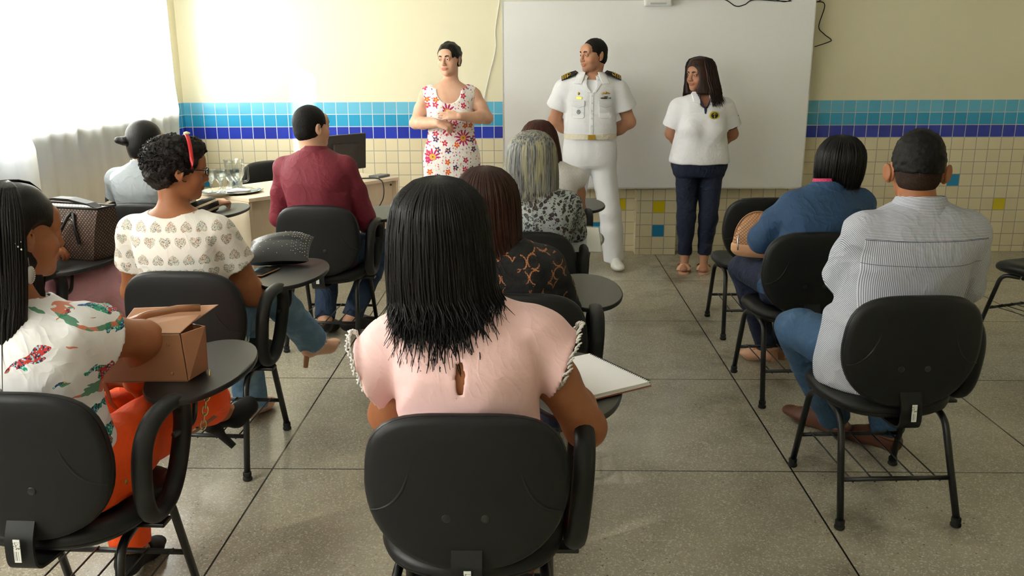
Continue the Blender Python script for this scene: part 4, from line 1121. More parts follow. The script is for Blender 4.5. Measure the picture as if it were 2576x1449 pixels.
cols = ['#3a2420', '#6a2328', '#2a2220', '#3c2b22', '#233a2a', '#9db3c4', '#6c9a78', '#2e3e6e']
mts = [flat('ribbon_colour', c_, .7) for c_ in cols]
b = B()
for k, c_ in enumerate(cols):
    b.box((-.070-.0098*k, fy(shirt, -.070-.0098*k, 1.328)+.004, 1.328), (.0098, .004, .009), M=RB(.25, 3, 'Z'), mi=k)
b.box((-.105, fy(shirt, -.105, 1.338)+.004, 1.338), (.026, .004, .008), mi=3); b.build('ribbon_bar', mts, p.root)
def shoulder_board(i):
    bd = B(); c0 = Vector((i*.100, .025, 1.512)); c1 = Vector((i*.222, .028, 1.468)); d = (c1-c0).normalized(); f = Vector((0, .80, -.60)); u = d.cross(f)*( -1 if i == 1 else 1)
    if u.z < 0: u = -u
    L = (c1-c0).length; hw = .026
    def Q(a, w_, h_): return c0+d*a+f*w_+u*(h_+.012*math.sin(PI*min(1, max(0, a/L)))*.6)
    vs = []; 
    for h_ in (0, .006):
        for a, w_ in ((.0, 0), (.016, hw), (L*.5, hw), (L, hw), (L, -hw), (L*.5, -hw), (.016, -hw)): vs.append(Q(a, w_, h_))
    fs = [tuple(range(7)), tuple(range(13, 6, -1))]+[(k, (k+1) % 7, 7+(k+1) % 7, 7+k) for k in range(7)]
    bd.add(vs, fs); o = bd.build('shoulder_board', flat('navy_board', '#12141f', .6), p.root)
    for k in range(3):
        a = L-.012-.0175*k; g = B(); g.rings([[Q(a-.0045, w_, .0062), Q(a+.0045, w_, .0062), Q(a+.0045, w_, .0085), Q(a-.0045, w_, .0085)] for w_ in (-hw, 0, hw)]); g.build('gold_stripe', M_gold, o)
    g = B(); g.tube([Q(L-.060+.014*math.cos(a), .014*math.sin(a), .008) for a in np.linspace(0, 6.28, 18)[:-1]], .0042, 6, closed=True, flat=.6); g.build('gold_loop', M_gold, o, smooth=True)
    B().lathe([(.005, 0), (.005, .002), (.001, .004)], Q(.016, 0, .006), 10).build('gold_button', M_gold, o, smooth=True)
shoulder_board(1); shoulder_board(-1)
short_hair(p, H_short, .004, .100, freq=160, rough=.001, h=.005, nape=-.062, top=.004)
for i in (1, -1): shoe('white_shoe', L_white, p, i, thick=.010)

# woman in polo
p = Person('polo', 'woman in a white polo shirt and dark jeans standing at the right of the whiteboard', (1.275, 6.72), 180, sit=False, z0=.745, z1=1.335, wx=1.12, wy=1.1, bust=1, belly=.02, sw=.165,
           b0=(-.0, 0), b1=(-.0, 0), elR=(.215, -.05, 1.06), elL=(-.245, -.05, 1.055), wrR=(.08, -.17, .93), wrL=(-.09, -.18, .92), head=(.035, .02, 1.492), hrot=(-52, 0, 0), hs=.97, ar=(.056, .046, .029),
           knR=(.085, .02, .42), knL=(-.085, .02, .42), anR=(.075, -.02, .135), anL=(-.075, -.02, .135), toR=(.105, .115, .03), toL=(-.045, .13, .03), lr=(.088, .062, .052, .036), tint=dict(lips=(.85, .55, .55), cheeks=(1, .85, .8)))
p.build_body(SK_polo, hf=.003, hands={1: dict(d=(-1, 0, -.2), n=(0, -1, 0), curl=.5), -1: dict(d=(1, 0, -.2), n=(0, -1, 0), curl=.5)})
brows(p.body, p.hc, p.hR, p.hs, H_black)
o = p.torso_cloth(.020, .85, .72, flare=.014, sl_infl=.020)
o += [('u', clipf([loft([.83, .88, .95, 1.05], [0]*4, [0, 0, 0, 0], [.202, .200, .192, .18], [.155, .155, .152, .145], 2.3)], half((0, 0, .848), (0, 0, -1))), .03),
      ('s', [ell((0, .095, 1.31), (.040, .07, .055)), cap((0, .01, 1.31), (0, .02, 1.45), .062)], .004), ('d', wrinkle(12, .003, 14, (1, 1, .6)), 0)]
PSO = o; psh = sdf_obj('polo_shirt', o, W_polo, p.root, .008, smooth=1)
NAVY = fabric('navy_rib', '#1b2340', .8)
p.collar(W_polo, .030, .072, gap=1.0, drop=.018, tiltf=.4)
for i in (1, -1): patch('collar_leaf', PSO, [(i*.045, 1.385), (i*.095, 1.375), (i*.085, 1.30), (i*.035, 1.285)], W_polo, p.root, .010)
patch('neck_placket', PSO, [(-.016, 1.30), (.016, 1.30), (.006, 1.215), (-.006, 1.215)], NAVY, p.root, .004)
for i in (1, -1):
    b_ = B(); b_.tube([(i*.052, fy(psh, i*.052, 1.34)-.005, 1.345), (i*.034, fy(psh, i*.034, 1.305)+.0, 1.305), (i*.012, fy(psh, i*.012, 1.262)+.002, 1.262)], .008, 8, flat=.5); b_.build('inner_collar', NAVY, p.root, smooth=True)
    sh, el = p.sh[i], p.el[i]; nn = (el-sh)/np.linalg.norm(el-sh); q0 = sh+(el-sh)*.70; rr = .056+.020+.006; u_ = np.cross(nn, A(0, 1, 0)); u_ /= np.linalg.norm(u_); v_ = np.cross(nn, u_)
    b_ = B(); b_.tube([q0+u_*rr*math.cos(a)+v_*rr*math.sin(a) for a in np.linspace(0, 2*PI, 33)[:-1]], .0035, 6, closed=True, flat=1); b_.build('sleeve_band', NAVY, p.root, smooth=True)
# embroidered emblem: yellow oval with a dark centre and an anchor
em = B(); ce = Vector((-.066, fy(psh, -.066, 1.205)-.002, 1.205)); M = RB(.22, 3, 'Z')@RB(-PI/2, 3, 'X'); em.lathe([(.001, .004), (.038, .004), (.038, -.008), (.001, -.008)][::-1], ce, 28, sy=.76, M=M); e0 = em.build('emblem', flat('yellow_thread', '#c8b432', .8), p.root)
em = B(); em.lathe([(.001, .0005), (.027, .0005), (.027, 0), (.001, 0)][::-1], ce+M@Vector((0, 0, .0045)), 24, sy=.76, M=M); em.build('emblem_centre', flat('dark_thread', '#25282a', .8), e0)
an_ = B(); Z = lambda a, b_: ce+M@Vector((a, b_, .0058))
an_.tube([Z(0, -.014), Z(0, .015)], .0018, 6); an_.tube([Z(-.007, .009), Z(.007, .009)], .0015, 6); an_.tube([Z(-.013, -.004), Z(-.009, -.011), Z(0, -.015), Z(.009, -.011), Z(.013, -.004)], .0018, 6); an_.tube([Z(.004*math.cos(a), .018+.003*math.sin(a)) for a in np.linspace(0, 6.28, 10)[:-1]], .001, 5, closed=True)
an_.build('anchor', flat('yellow_thread_bright', '#d9c63a', .8), e0, smooth=True)
sl = B(); q1 = p.sh[-1]*.55+p.el[-1]*.45; 
for k in range(5): sl.box((q1[0]-.064-.003*k*.3, q1[1]+.035-.008*(k % 2), q1[2]+.03-.014*k), (.004, .022-.003*k, .005), rz=.6)
sl.build('sleeve_print', flat('blue_print', '#3a4a86', .8), p.root)
t = p.trousers(.006, .90, (-.0, -.0), flare=.006); t.append(('d', wrinkle(9, .003, 30, (.6, .6, 1.6)), 0)); sdf_obj('dark_jeans', t, D_navy, p.root, .008, smooth=1)
hair_levels('hair', H_bb, p, [(.004, .004, .134, 0, -.01), (.078, .082, .114, -.004, -.012), (.104, .114, .06, -.01, -.012), (.115, .120, -.01, -.018, -.012), (.130, .122, -.08, -.026, -.01), (.145, .115, -.14, -.032, -.01), (.150, .105, -.20, -.036, -.01)], 640, (-2.15, 2.15), .0024, 5, cut=face_cut(p, .066, .012), ang=math.radians(-45), wave=.008, h=.006)
def sandal(P_, i, mt, hm):
    an, to = P_.an[i], P_.to[i]; ball = an*.28+to*.72; d = (to-an); d[2] = 0; d /= np.linalg.norm(d); s_ = np.cross(d, A(0, 0, 1))
    b = B(); rg = []
    for f, w_, z in ((-.035, .02, .07), (-.01, .028, .068), (.04, .028, .045), (.09, .038, .014), (.14, .040, .012), (.175, .028, .012), (.19, .012, .012)):
        c_ = A(an[0], an[1], 0)+d*f; rg.append([Vector(c_+s_*w_+A(0, 0, z)), Vector(c_-s_*w_+A(0, 0, z)), Vector(c_-s_*w_+A(0, 0, z-.010)), Vector(c_+s_*w_+A(0, 0, z-.010))])
    b.rings(rg); so = b.build('sole', mt, P_.root, auto=50)
    c_ = A(an[0], an[1], 0)-d*.012; B().lathe([(.018, 0), (.021, .03), (.025, .062)], c_, 14).build('block_heel', hm, P_.root, auto=40)
    for a0, a1 in ((.045, .125), (.125, .06)):
        pts = [Vector(A(an[0], an[1], 0)+d*(a0+(a1-a0)*t)+s_*(.040*math.cos(PI*t))+A(0, 0, .022+.040*math.sin(PI*t)+(.035*(1-(a0+(a1-a0)*t)/.13)))) for t in np.linspace(0, 1, 9)]
        B().tube(pts, .003, 8, flat=5.5, upv=(0, 0, 1)).build('strap', mt, P_.root, smooth=True)
for i in (1, -1): sandal(p, i, L_nude, L_wood)
# ================================================================= seated audience (roots share their chair's spot)
def at(key): o = CH[key]; return (o.location.x, o.location.y), math.degrees(o.rotation_euler.z)
def seated(key, label, **k):
    l, d = at(key); return Person(key, label, l, d, **k)

# -- woman in pale pink blouse, centre foreground
p = seated('pink', 'woman with straight black shoulder-length hair in a pale pink blouse, centre foreground', z0=.455, z1=1.035, b0=(.01, .17), b1=(-.012, .18), wx=1.07, wy=1.02, sw=.150, tilt=.012,
           elR=(.285, .22, .70), elL=(-.225, .30, .70), wrR=(.22, .44, .765), wrL=(-.06, .46, .68), head=(-.062, .19, 1.205), hrot=(0, -14, 0), ar=(.056, .052, .029), hs=1.0)
p.build_body(SK_brown, {1: dict(d=(-.3, 1, -.1), n=(.2, 0, 1), curl=.7)})
o = p.torso_cloth(.012, .50, 0)
for i in (1, -1):
    sh = p.sh[i]; o += [('u', [cap(sh+A(-i*.03, 0, .0), sh+A(i*.035, .0, -.02), .058, .066)], .03)]
    o += [('u', clipf([cap(sh+A(i*.0, 0, -.005), sh+A(i*.16, .0, -.15), .062, .098)], half(sh+A(i*.098, 0, -.062), (i*.93, 0, -.36))), .02)]
    o += [('s', [cap(sh+A(i*.07, 0, -.05), sh+A(i*.19, .0, -.18), .055, .092)], .004)]
o += [('s', [cap((p.b1[0], p.b1[1]+.01, p.z1-.01), p.hc, .068)], .006), ('s', [ell((-.012, .075, .892), (.019, .055, .064))], .004), ('d', wrinkle(21, .0045, 15, (1, 1, .55)), 0)]
sdf_obj('blouse', o, F_pink, p.root, .0062, smooth=1)
rn = random.Random(2)
for i in (1, -1):
    b = B(); sh = p.sh[i]; cc = sh+A(i*.098, 0, -.062); n = A(i*.93, 0, -.36); n /= np.linalg.norm(n); u_ = A(0, 1, 0); v_ = np.cross(n, u_)
    for k in range(64):
        a = 2*PI*k/64; q = cc+(u_*math.cos(a)+v_*math.sin(a))*.082+n*rn.uniform(-.002, .008)
        b.tube([Vector(q+(u_*math.cos(t)*.9+v_*math.sin(t)*.9+n*.6*math.sin(t*1.3))*.0062) for t in np.linspace(0, 6.28, 7)[:-1]], .0022, 5, closed=True)
    b.build('lace_trim', flat('white_cotton_lace', '#dad6d2', .9, bump=.4), p.root, smooth=True)
o = p.trousers(.008, .60); sdf_obj('red_skirt', o, flat('red_print_cloth', '#b33a2c', .8), p.root, .010)
hair_levels('hair', H_black, p, [(.004, .004, .135, -.005, -.015), (.056, .060, .124, -.005, -.02), (.098, .102, .084, -.005, -.02), (.110, .110, .045, -.005, -.018), (.117, .112, .0, -.005, -.015), (.124, .110, -.08, -.005, -.01), (.128, .102, -.15, .002, -.015), (.134, .103, -.178, .012, -.026), (.126, .104, -.212, .018, -.042)], 2200, (-2.5, 2.5), .0020, 11, lenj=.085, flick=.016, h=.007, wave=.003)

# -- man in maroon shirt
p = seated('maroon', 'man with short dark hair in a maroon long-sleeved shirt, seated beside the desk', male=True, z1=1.10, b0=(.0, .14), b1=(-.04, .16), wx=.98, sw=.172, elR=(.215, .22, .73), elL=(-.285, .22, .73), wrR=(.16, .45, .64), wrL=(-.12, .46, .64),
           head=(-.055, .19, 1.245), hrot=(-38, 2, 0), hs=1.0, ar=(.049, .043, .030), knR=(.235, .56, .52), knL=(-.10, .56, .52), anR=(.075, .33, .10), anL=(-.075, .28, .10), toR=(.225, .47, .035), toL=(-.05, .40, .035), lr=(.086, .060, .055, .04))
p.build_body(SK_lt, {}); 
o = p.torso_cloth(.014, .47, 1.92, sl_infl=.012)+[('s', [cap((p.b1[0], p.b1[1]+.03, p.z1-.03), p.hc, .058)], .006), ('d', wrinkle(31, .006, 17, (1, 1, .7)), 0)]
sdf_obj('maroon_shirt', o, F_maroon, p.root, .0075, smooth=1); p.collar(F_maroon, .042, .076, gap=.5, tiltf=.2)
t = p.trousers(.010, .56, (.01, .01), ex=.004, flare=.006)+[('d', wrinkle(5, .004, 22), 0)]; sdf_obj('jeans', t, D_dk, p.root, .009)
short_hair(p, H_short, .006, .088, freq=230, rough=.0008, nape=-.066); brows(p.body, p.hc, p.hR, p.hs, H_short)
for i in (1, -1): shoe('black_shoe', L_black, p, i, thick=.010)

# -- man in striped shirt
p = seated('stripe', 'broad-backed man with cropped black hair in a grey and white striped shirt', male=True, z1=1.085, b0=(.02, .225), b1=(.078, .20), wx=1.12, wy=1.04, belly=.02, sw=.178, elR=(.315, .28, .80), elL=(-.120, .31, .83), wrR=(.10, .42, .80), wrL=(.10, .43, .78), bend=-.01,
           head=(.075, .245, 1.222), hrot=(-17, -4, 0), hs=1.05, ar=(.062, .054, .033), knL=(-.185, .56, .545), knR=(.20, .57, .53), anL=(.06, .70, .10), anR=(.22, .55, .10), toL=(-.04, .94, .035), lr=(.095, .068, .058, .042), jaw=1.1)
p.build_body(SK_brown, {1: dict(d=(-1, .1, 0), n=(0, 1, .3)), -1: dict(d=(1, .1, 0), n=(0, 1, .3))})
o = p.torso_cloth(.014, .455, 1.95, sl_infl=.013, extra=[.02, .02, .02, .015, .01, 0, 0, 0, 0, 0, 0])+[('u', clipf([loft([.45, .52, .60, .7], [-.0]*4, [.225]*4, [.215, .222, .215, .20], [.165, .165, .16, .15], 2.3)], half((0, 0, .458), (0, 0, -1))), .03),
     ('s', [cap((p.b1[0], p.b1[1]+.03, p.z1-.03), p.hc, .062)], .006), ('d', wrinkle(41, .007, 15, (.7, 1, 1.2)), 0)]
sdf_obj('striped_shirt', o, F_stripe, p.root, .0065, smooth=1); p.collar(F_stripe, .042, .084, gap=.5, tiltf=.2, z=.008)
t = p.trousers(.012, .56, (.0, .0), ex=.006, flare=.008)+[('d', wrinkle(6, .006, 22), 0)]; sdf_obj('blue_jeans', t, D_blue, p.root, .009, smooth=1)
short_hair(p, H_short, .008, .09, freq=160, rough=.0018, nape=.012, top=.026, extra=[('u', [ell(p.hc+p.hR@A(0, -.02, .075), (.066, .085, .055), p.hR)], .02)]); 
# faded nape: a thin close-cut layer below the thick top
c, R, s = p.hc, p.hR, p.hs; T = lambda q: c+R@(np.array(q)*s)
sdf_obj('faded_hair', [('u', [ell(T((0, -.016, .030)), A(.0785, .0975, .086)*s, R), ell(T((0, -.036, -.022)), A(.069, .070, .060)*s, R)], .015), ('s', [ell(T((0, .09, -.02)), A(.12, .10, .13)*s, R)], .01), ('s', [ell(T((0, -.03, -.155)), A(.14, .14, .070)*s, R)], .01)], hairmat('hair_faded', '#17100c', '#3d281b', (400, 400, 400), .8), p.root, .005)
for i in (1, -1):
    R2 = p.hR@rotm(i*-.75, 0, i*.1)
    sdf_obj('ear', [('u', [ell(T((i*.094, -.014, -.010)), A(.008, .018, .031)*s, R2), ell(T((i*.086, -.004, -.034)), A(.007, .011, .013)*s, R2)], .006), ('s', [ell(T((i*.099, -.022, -.006)), A(.006, .012, .024)*s, R2)], .004)], SK_brown, p.root, .004, attrf=lambda V: np.ones((len(V), 3)))
for i in (1, -1): shoe('brown_shoe', L_brown, p, i, thick=.010)

# -- woman in blue shirt
p = seated('blue', 'woman with short black hair in a dark blue shirt with pink-trimmed collar', z1=1.005, b0=(.02, .18), b1=(.12, .21), wx=1.12, wy=1.04, sw=.158, elR=(.35, .30, .72), elL=(-.150, .31, .745), wrR=(.16, .46, .68), wrL=(.0, .44, .67), ar=(.056, .052, .03),
           head=(.180, .245, 1.122), hrot=(14, -8, 6), hs=.98, knL=(-.165, .53, .545), knR=(.10, .56, .53), anL=(-.01, .53, .115), anR=(.10, .60, .10), toL=(-.08, .67, .03))
p.build_body(SK_brown, {})
o = p.torso_cloth(.014, .50, 1.08, sl_infl=.013)+[('s', [cap((p.b1[0], p.b1[1]+.03, p.z1-.02), p.hc, .060)], .006), ('d', wrinkle(51, .007, 15, (.8, 1, 1)), 0)]
sdf_obj('blue_shirt', o, F_blue, p.root, .007, smooth=1); p.collar(F_blue, .032, .082, gap=.6, drop=.03, tiltf=.3)
def pinkdots():
    m = Mt('pink_spotted_cotton'); d = m.voro(300); return m.out(m.mix(d < .22, lin('#c22c5c'), lin('#e8b8c4')), .8)
F_pd = pinkdots(); p.collar(F_pd, .036, .074, fold=False, gap=.5, tiltf=.2, z=.012, name='pink_inner_collar')
for i in (-1, 1):
    el, wr = p.el[i], p.wr[i]; n = (wr-el)/np.linalg.norm(wr-el); q = el+n*.002
    sdf_obj('pink_cuff', [('u', clipf([cap(q-n*.05, q+n*.05, .0745, .073)], half(q+n*.030, n), half(q-n*.004, -n)), .0)], F_pd, p.root, .005)
t = p.trousers(.008, .60, (.02, .0))+[('d', wrinkle(6, .004, 25), 0)]; sdf_obj('navy_jeans', t, D_navy, p.root, .009, smooth=1)
hair_levels('hair', H_black, p, [(.004, .004, .130, 0, -.012), (.056, .060, .120, 0, -.016), (.092, .098, .080, 0, -.016), (.106, .110, .045, 0, -.015), (.110, .112, .0, 0, -.012), (.104, .104, -.055, 0, -.008), (.080, .084, -.098, .004, -.010), (.072, .080, -.130, .006, -.02)], 1100, (-2.2, 2.2), .0022, 13, lenj=.045, flick=.010, ang=math.radians(14), h=.006)
def pump(P_, i, mt, hm, hl=.085, r=.017, open_=True):
    an, to = P_.an[i], P_.to[i]; d = to-an; d = d/np.linalg.norm(d); ball = an*.28+to*.72; ball[2] = to[2]*.85+an[2]*.08
    up = np.cross(np.cross(d, A(0, 0, 1)), d); up /= np.linalg.norm(up)
    lowc = half(an-up*.006+d*.02, (up-d*.05))
    ops = [(o_[0], fat(o_[1], .006), o_[2]) for o_ in foot_prims(an, ball, to)]+[('i', lambda X, Y, Z: np.minimum(lowc(X, Y, Z), -(((X-an[0])*d[0]+(Y-an[1])*d[1]+(Z-an[2])*d[2])-.075)), 0)]
    so = sdf_obj('heeled_shoe', ops, mt, P_.root, .005)
    hp = an-(ball-an)*.16-up*.05
    B().tube([Vector(hp+A(0, 0, .015)), Vector(hp-up*hl*.5-d*.004), Vector(hp-up*hl)], r, 12, rs=[r*1.3, r, r*.8]).build('heel', hm, so, smooth=True)
for i in (1, -1): pump(p, i, L_nude, L_wood, .045, .022)

# -- woman in heart blouse
p = seated('heart', 'woman with short curly black hair, dark-framed glasses and a heart-print blouse', z1=1.03, b0=(-.02, .15), b1=(-.090, .18), wx=1.04, wy=1.0, sw=.160, elR=(.165, .27, .675), elL=(-.34, .27, .68), wrR=(.10, .50, .66), wrL=(-.15, .5, .65), ar=(.056, .050, .029),
           head=(-.065, .205, 1.195), hrot=(-56, -8, 0), hs=.99, knR=(.10, .60, .63), anR=(.205, .88, .275), toR=(.27, 1.02, .225), knL=(-.02, .57, .53), anL=(.01, .53, .10), toL=(.03, .70, .03), lr=(.088, .062, .052, .036))
p.build_body(SK_brown, {})
o = p.torso_cloth(.012, .50, .52, flare=.010, sl_infl=.014)+[('s', [ell((p.b1[0], p.b1[1]+.01, p.z1+.018), (.098, .12, .058))], .008), ('d', wrinkle(61, .005, 15, (1, 1, .7)), 0)]
sdf_obj('heart_blouse', o, F_heart, p.root, .007, smooth=1)
t = p.trousers(.009, .60, (-.0, -.03), flare=.030, ex=.006)+[('d', wrinkle(6, .005, 25), 0)]; sdf_obj('flared_jeans', t, D_light, p.root, .008, smooth=1)
rn = random.Random(4); b = B()
for i in (1, -1):
    n = p.an[i]-p.kn[i]; n /= np.linalg.norm(n); q = p.an[i]-n*(0 if i == 1 else -.03); u_ = np.cross(n, A(1, 0, 0)); u_ /= np.linalg.norm(u_); v_ = np.cross(n, u_)
    for k in range(70):
        a = 2*PI*k/70; s_ = q+(u_*math.cos(a)+v_*math.sin(a))*.073; b.tube([Vector(s_-n*.01), Vector(s_+n*rn.uniform(.006, .018)+u_*rn.uniform(-.004, .004))], .0009, 4)
b.build('frayed_hem', flat('pale_thread', '#b9c8d2', .9), p.root)
for i in (1, -1): pump(p, i, L_nude, L_wood, .085, .014)
c, R, s = p.hc, p.hR, p.hs; T = lambda q: c+R@(np.array(q)*s); E = lambda q, r: ell(T(q), A(*r)*s, R)
nz = lambda X, Y, Z: .006*(np.sin(140*X+5*np.sin(60*Z))*np.sin(150*Y+4*np.sin(70*X))*np.sin(130*Z+3*np.sin(50*Y)))+.006*np.sin(55*X+2*np.sin(40*Z))*np.sin(60*Z+3*np.sin(50*Y))
hr = sdf_obj('hair', [('u', [E((0, -.026, .040), (.092, .112, .094)), E((0, -.062, -.015), (.080, .072, .075)), E((0, .045, .085), (.055, .05, .045))], .02), ('s', [E((0, .150, -.03), (.09, .09, .11)), E((.095, .045, -.045), (.036, .045, .075)), E((-.095, .045, -.045), (.036, .045, .075))], .01), ('d', nz, 0)], H_curl, p.root, .0045)
b = B(); rn = random.Random(9)      # short curls standing off the surface
for k in range(520):
    u_ = rn.random()*2*PI; w_ = rn.uniform(-.75, 1); q = A(math.sqrt(max(0, 1-w_*w_))*math.cos(u_), math.sqrt(max(0, 1-w_*w_))*math.sin(u_), w_)
    if q[1] > .35 and q[2] < .75: continue
    if abs(q[0]) > .6 and q[2] < -.1 and q[1] > -.2: continue
    q0 = A(0, -.028, .030)+q*A(.093, .116, .094); ax = A(rn.gauss(0, 1), rn.gauss(0, 1), rn.gauss(0, 1)); ax = np.cross(q, ax); ax /= np.linalg.norm(ax); bx = np.cross(q, ax); rr = rn.uniform(.005, .009)
    b.tube([Vector(T(q0+ax*rr*math.cos(t)+q*(rr*math.sin(t)+.002)+bx*rr*t*.35)) for t in np.linspace(-1, 3.6, 8)], .0016, 4)
b.build('hair_curls', H_curl, p.root, smooth=True)['kind'] = 'stuff'
gp = B()
for sx in (-1, 1):
    lens = [T((sx*(.033+.022*math.copysign(abs(math.cos(a))**.6, math.cos(a))), .103-.004*abs(math.cos(a)), .0+.016*math.copysign(abs(math.sin(a))**.6, math.sin(a)))) for a in np.linspace(0, 2*PI, 25)[:-1]]
    gp.tube(lens, .0022, 6, closed=True); gp.tube([T((sx*.056, .099, .008)), T((sx*.078, .07, .008)), T((sx*.084, .0, .004)), T((sx*.083, -.02, -.012))], .0024, 6)
gp.tube([T((-.012, .105, .002)), T((0, .108, .005)), T((.012, .105, .002))], .002, 6); gp.build('glasses', flat('dark_red_acetate', '#1c0b0f', .25), p.root, smooth=True)
hb = B(); hb.tube([T((.098*math.cos(a), .030-.012*math.sin(a), .026+.112*math.sin(a))) for a in np.linspace(-.12, PI+.12, 26)], .0035, 8, flat=2.2, upv=(0, 0, 1)); hb.build('red_hairband', flat('red_satin', '#c0151d', .4), p.root, smooth=True)
bw = B(); [bw.lathe([(.001, -.006), (.010, -.003), (.012, .0), (.010, .003), (.001, .006)], T((.012+dx, .02, .143)), 10, sy=.7) for dx in (-.012, .012)]; bw.build('hairband_bow', flat('white_ribbon', '#cfc89a', .6), p.root, smooth=True)

# -- woman in grey waistcoat
p = seated('vest', 'woman with black hair in a small bun, grey waistcoat over striped sleeves, by the curtain', z1=1.02, b0=(.0, .15), b1=(-.045, .17), wx=1.06, sw=.165, elR=(.155, .28, .74), elL=(-.29, .25, .70), wrR=(.245, .46, .765), wrL=(-.10, .48, .66), head=(-.035, .20, 1.158), hrot=(-34, -6, 0), hs=.98)
p.build_body(SK_lt, {1: dict(d=(.3, 1, .0), n=(.3, 0, 1), curl=.6)})
o = p.torso_cloth(.008, .50, 1.9, sl_infl=.010)+[('s', [cap((p.b1[0], p.b1[1]+.03, p.z1-.02), p.hc, .060)], .006)]
sdf_obj('striped_top', o, F_vs, p.root, .009)
o = p.torso_cloth(.020, .50, 0)+[('u', [cap(p.sh[i]-A(i*.05, 0, 0), p.sh[i]-A(i*.005, 0, .0), .060, .058) for i in (1, -1)], .02), ('s', [cap((p.b1[0], p.b1[1]+.03, p.z1-.03), p.hc, .062)], .006), ('u', [cap(p.sh[-1], p.sh[-1]*.4+p.el[-1]*.6, .066, .06)], .02), ('s', [ell(p.sh[1]+A(.050, 0.01, -.085), (.078, .15, .145))], .01), ('d', wrinkle(71, .004, 14), 0)]
sdf_obj('grey_waistcoat', o, F_vest, p.root, .0075, smooth=1); p.collar(F_vest, .035, .078, gap=.7, tiltf=.25)
sdf_obj('trousers', p.trousers(.008, .60), D_navy, p.root, .010)
short_hair(p, H_black, .010, .086, extra=[('u', [ell(p.hc+p.hR@A(0, -.055, -.055), (.05, .05, .06))], .02), ('u', [ell(p.hc+p.hR@A(-.02, -.125, .0), (.030, .028, .026)), ell(p.hc+p.hR@A(-.035, -.150, .002), (.020, .022, .020))], .012)], nape=-.085, freq=30, rough=.0008)

# -- grey-haired woman in leopard print
p = seated('leop', 'woman with straight grey-streaked shoulder-length hair in a leopard-print blouse', z1=1.0, b0=(.02, .17), b1=(.045, .17), wx=1.10, wy=1.02, sw=.150, elR=(.235, .30, .775), elL=(-.25, .28, .72), wrR=(.12, .50, .78), wrL=(-.02, .5, .72), ar=(.056, .05, .03), head=(.032, .185, 1.150), hrot=(4, -6, 0), hs=.99)
p.build_body(SK_lt, {})
o = p.torso_cloth(.013, .50, 1.8, sl_infl=.014)+[('s', [cap((p.b1[0], p.b1[1]+.03, p.z1-.02), p.hc, .060)], .006), ('d', wrinkle(81, .006, 15), 0)]
sdf_obj('leopard_blouse', o, F_leo, p.root, .0075, smooth=1); p.collar(F_leo, .035, .076, gap=.6, tiltf=.3)
sdf_obj('trousers', p.trousers(.008, .60), D_navy, p.root, .010)
hair_levels('hair', H_grey, p, [(.004, .004, .135, 0, -.012), (.056, .060, .124, 0, -.018), (.096, .100, .088, -.002, -.018), (.112, .113, .050, -.003, -.016), (.120, .114, .0, -.004, -.012), (.128, .110, -.07, -.006, -.008), (.130, .104, -.135, -.008, -.012), (.126, .102, -.195, -.010, -.02)], 2000, (-2.4, 2.4), .0017, 17, lenj=.035, flick=.012, h=.007, jit=.005)

# -- woman in white lace
p = seated('white', 'woman with long auburn hair in a sleeveless white lace top, just behind the grey-haired woman', z1=1.005, b0=(.02, .15), b1=(.045, .17), wx=1.0, sw=.150, elR=(.225, .26, .72), elL=(-.20, .26, .72), wrR=(.12, .48, .70), wrL=(-.05, .48, .70), head=(-.02, .19, 1.128), hrot=(10, -6, 0), hs=.98)
p.build_body(SK_off, {})
o = p.torso_cloth(.012, .50, 0)+[('s', [cap((p.b1[0], p.b1[1]+.01, p.z1+.01), p.hc, .070)], .006), ('u', [cap(p.sh[i]-A(i*.05, 0, 0), p.sh[i]+A(i*.015, 0, -.01), .062, .060) for i in (1, -1)], .02)]
sdf_obj('white_lace_top', o, F_wlace, p.root, .0075, smooth=1); sdf_obj('trousers', p.trousers(.008, .60), D_dk, p.root, .010)
hair_levels('hair', H_aub, p, [(.004, .004, .135, 0, -.012), (.056, .060, .124, 0, -.018), (.098, .106, .070, .0, -.018), (.110, .108, .0, .006, -.012), (.112, .104, -.08, .018, -.012), (.104, .098, -.16, .032, -.02), (.090, .085, -.24, .045, -.035), (.080, .07, -.30, .055, -.05)], 800, (-2.4, 2.4), .0024, 19, lenj=.06, flick=.018, h=.008)

# -- woman in black lace
p = seated('lace', 'woman with dark reddish-brown hair in a black lace blouse, directly ahead of the pink-bloused woman', z1=.965, b0=(.0, .17), b1=(-.055, .18), wx=1.04, wy=1.0, sw=.145, elR=(.165, .26, .69), elL=(-.30, .26, .70), wrR=(.14, .48, .74), wrL=(-.1, .5, .68), ar=(.058, .050, .029), head=(-.118, .195, 1.108), hrot=(6, -8, 0), hs=.99)
p.build_body(SK_dark, {})
o = p.torso_cloth(.012, .50, 1.5, sl_infl=.012)+[('s', [cap((p.b1[0], p.b1[1]+.01, p.z1+.0), p.hc, .070)], .006), ('d', wrinkle(91, .003, 15), 0)]
sdf_obj('black_lace_blouse', o, F_lace, p.root, .0075, smooth=1); sdf_obj('trousers', p.trousers(.008, .60), D_navy, p.root, .010)
hair_levels('hair', H_brown, p, [(.004, .004, .135, 0, -.012), (.056, .060, .124, 0, -.018), (.094, .100, .086, .002, -.018), (.107, .112, .050, .003, -.016), (.112, .112, .0, .006, -.012), (.110, .108, -.07, .012, -.010), (.102, .100, -.13, .022, -.012), (.100, .098, -.19, .036, -.022), (.105, .100, -.245, .055, -.04)], 1400, (-2.4, 2.4), .0022, 23, lenj=.06, flick=.020, h=.007)

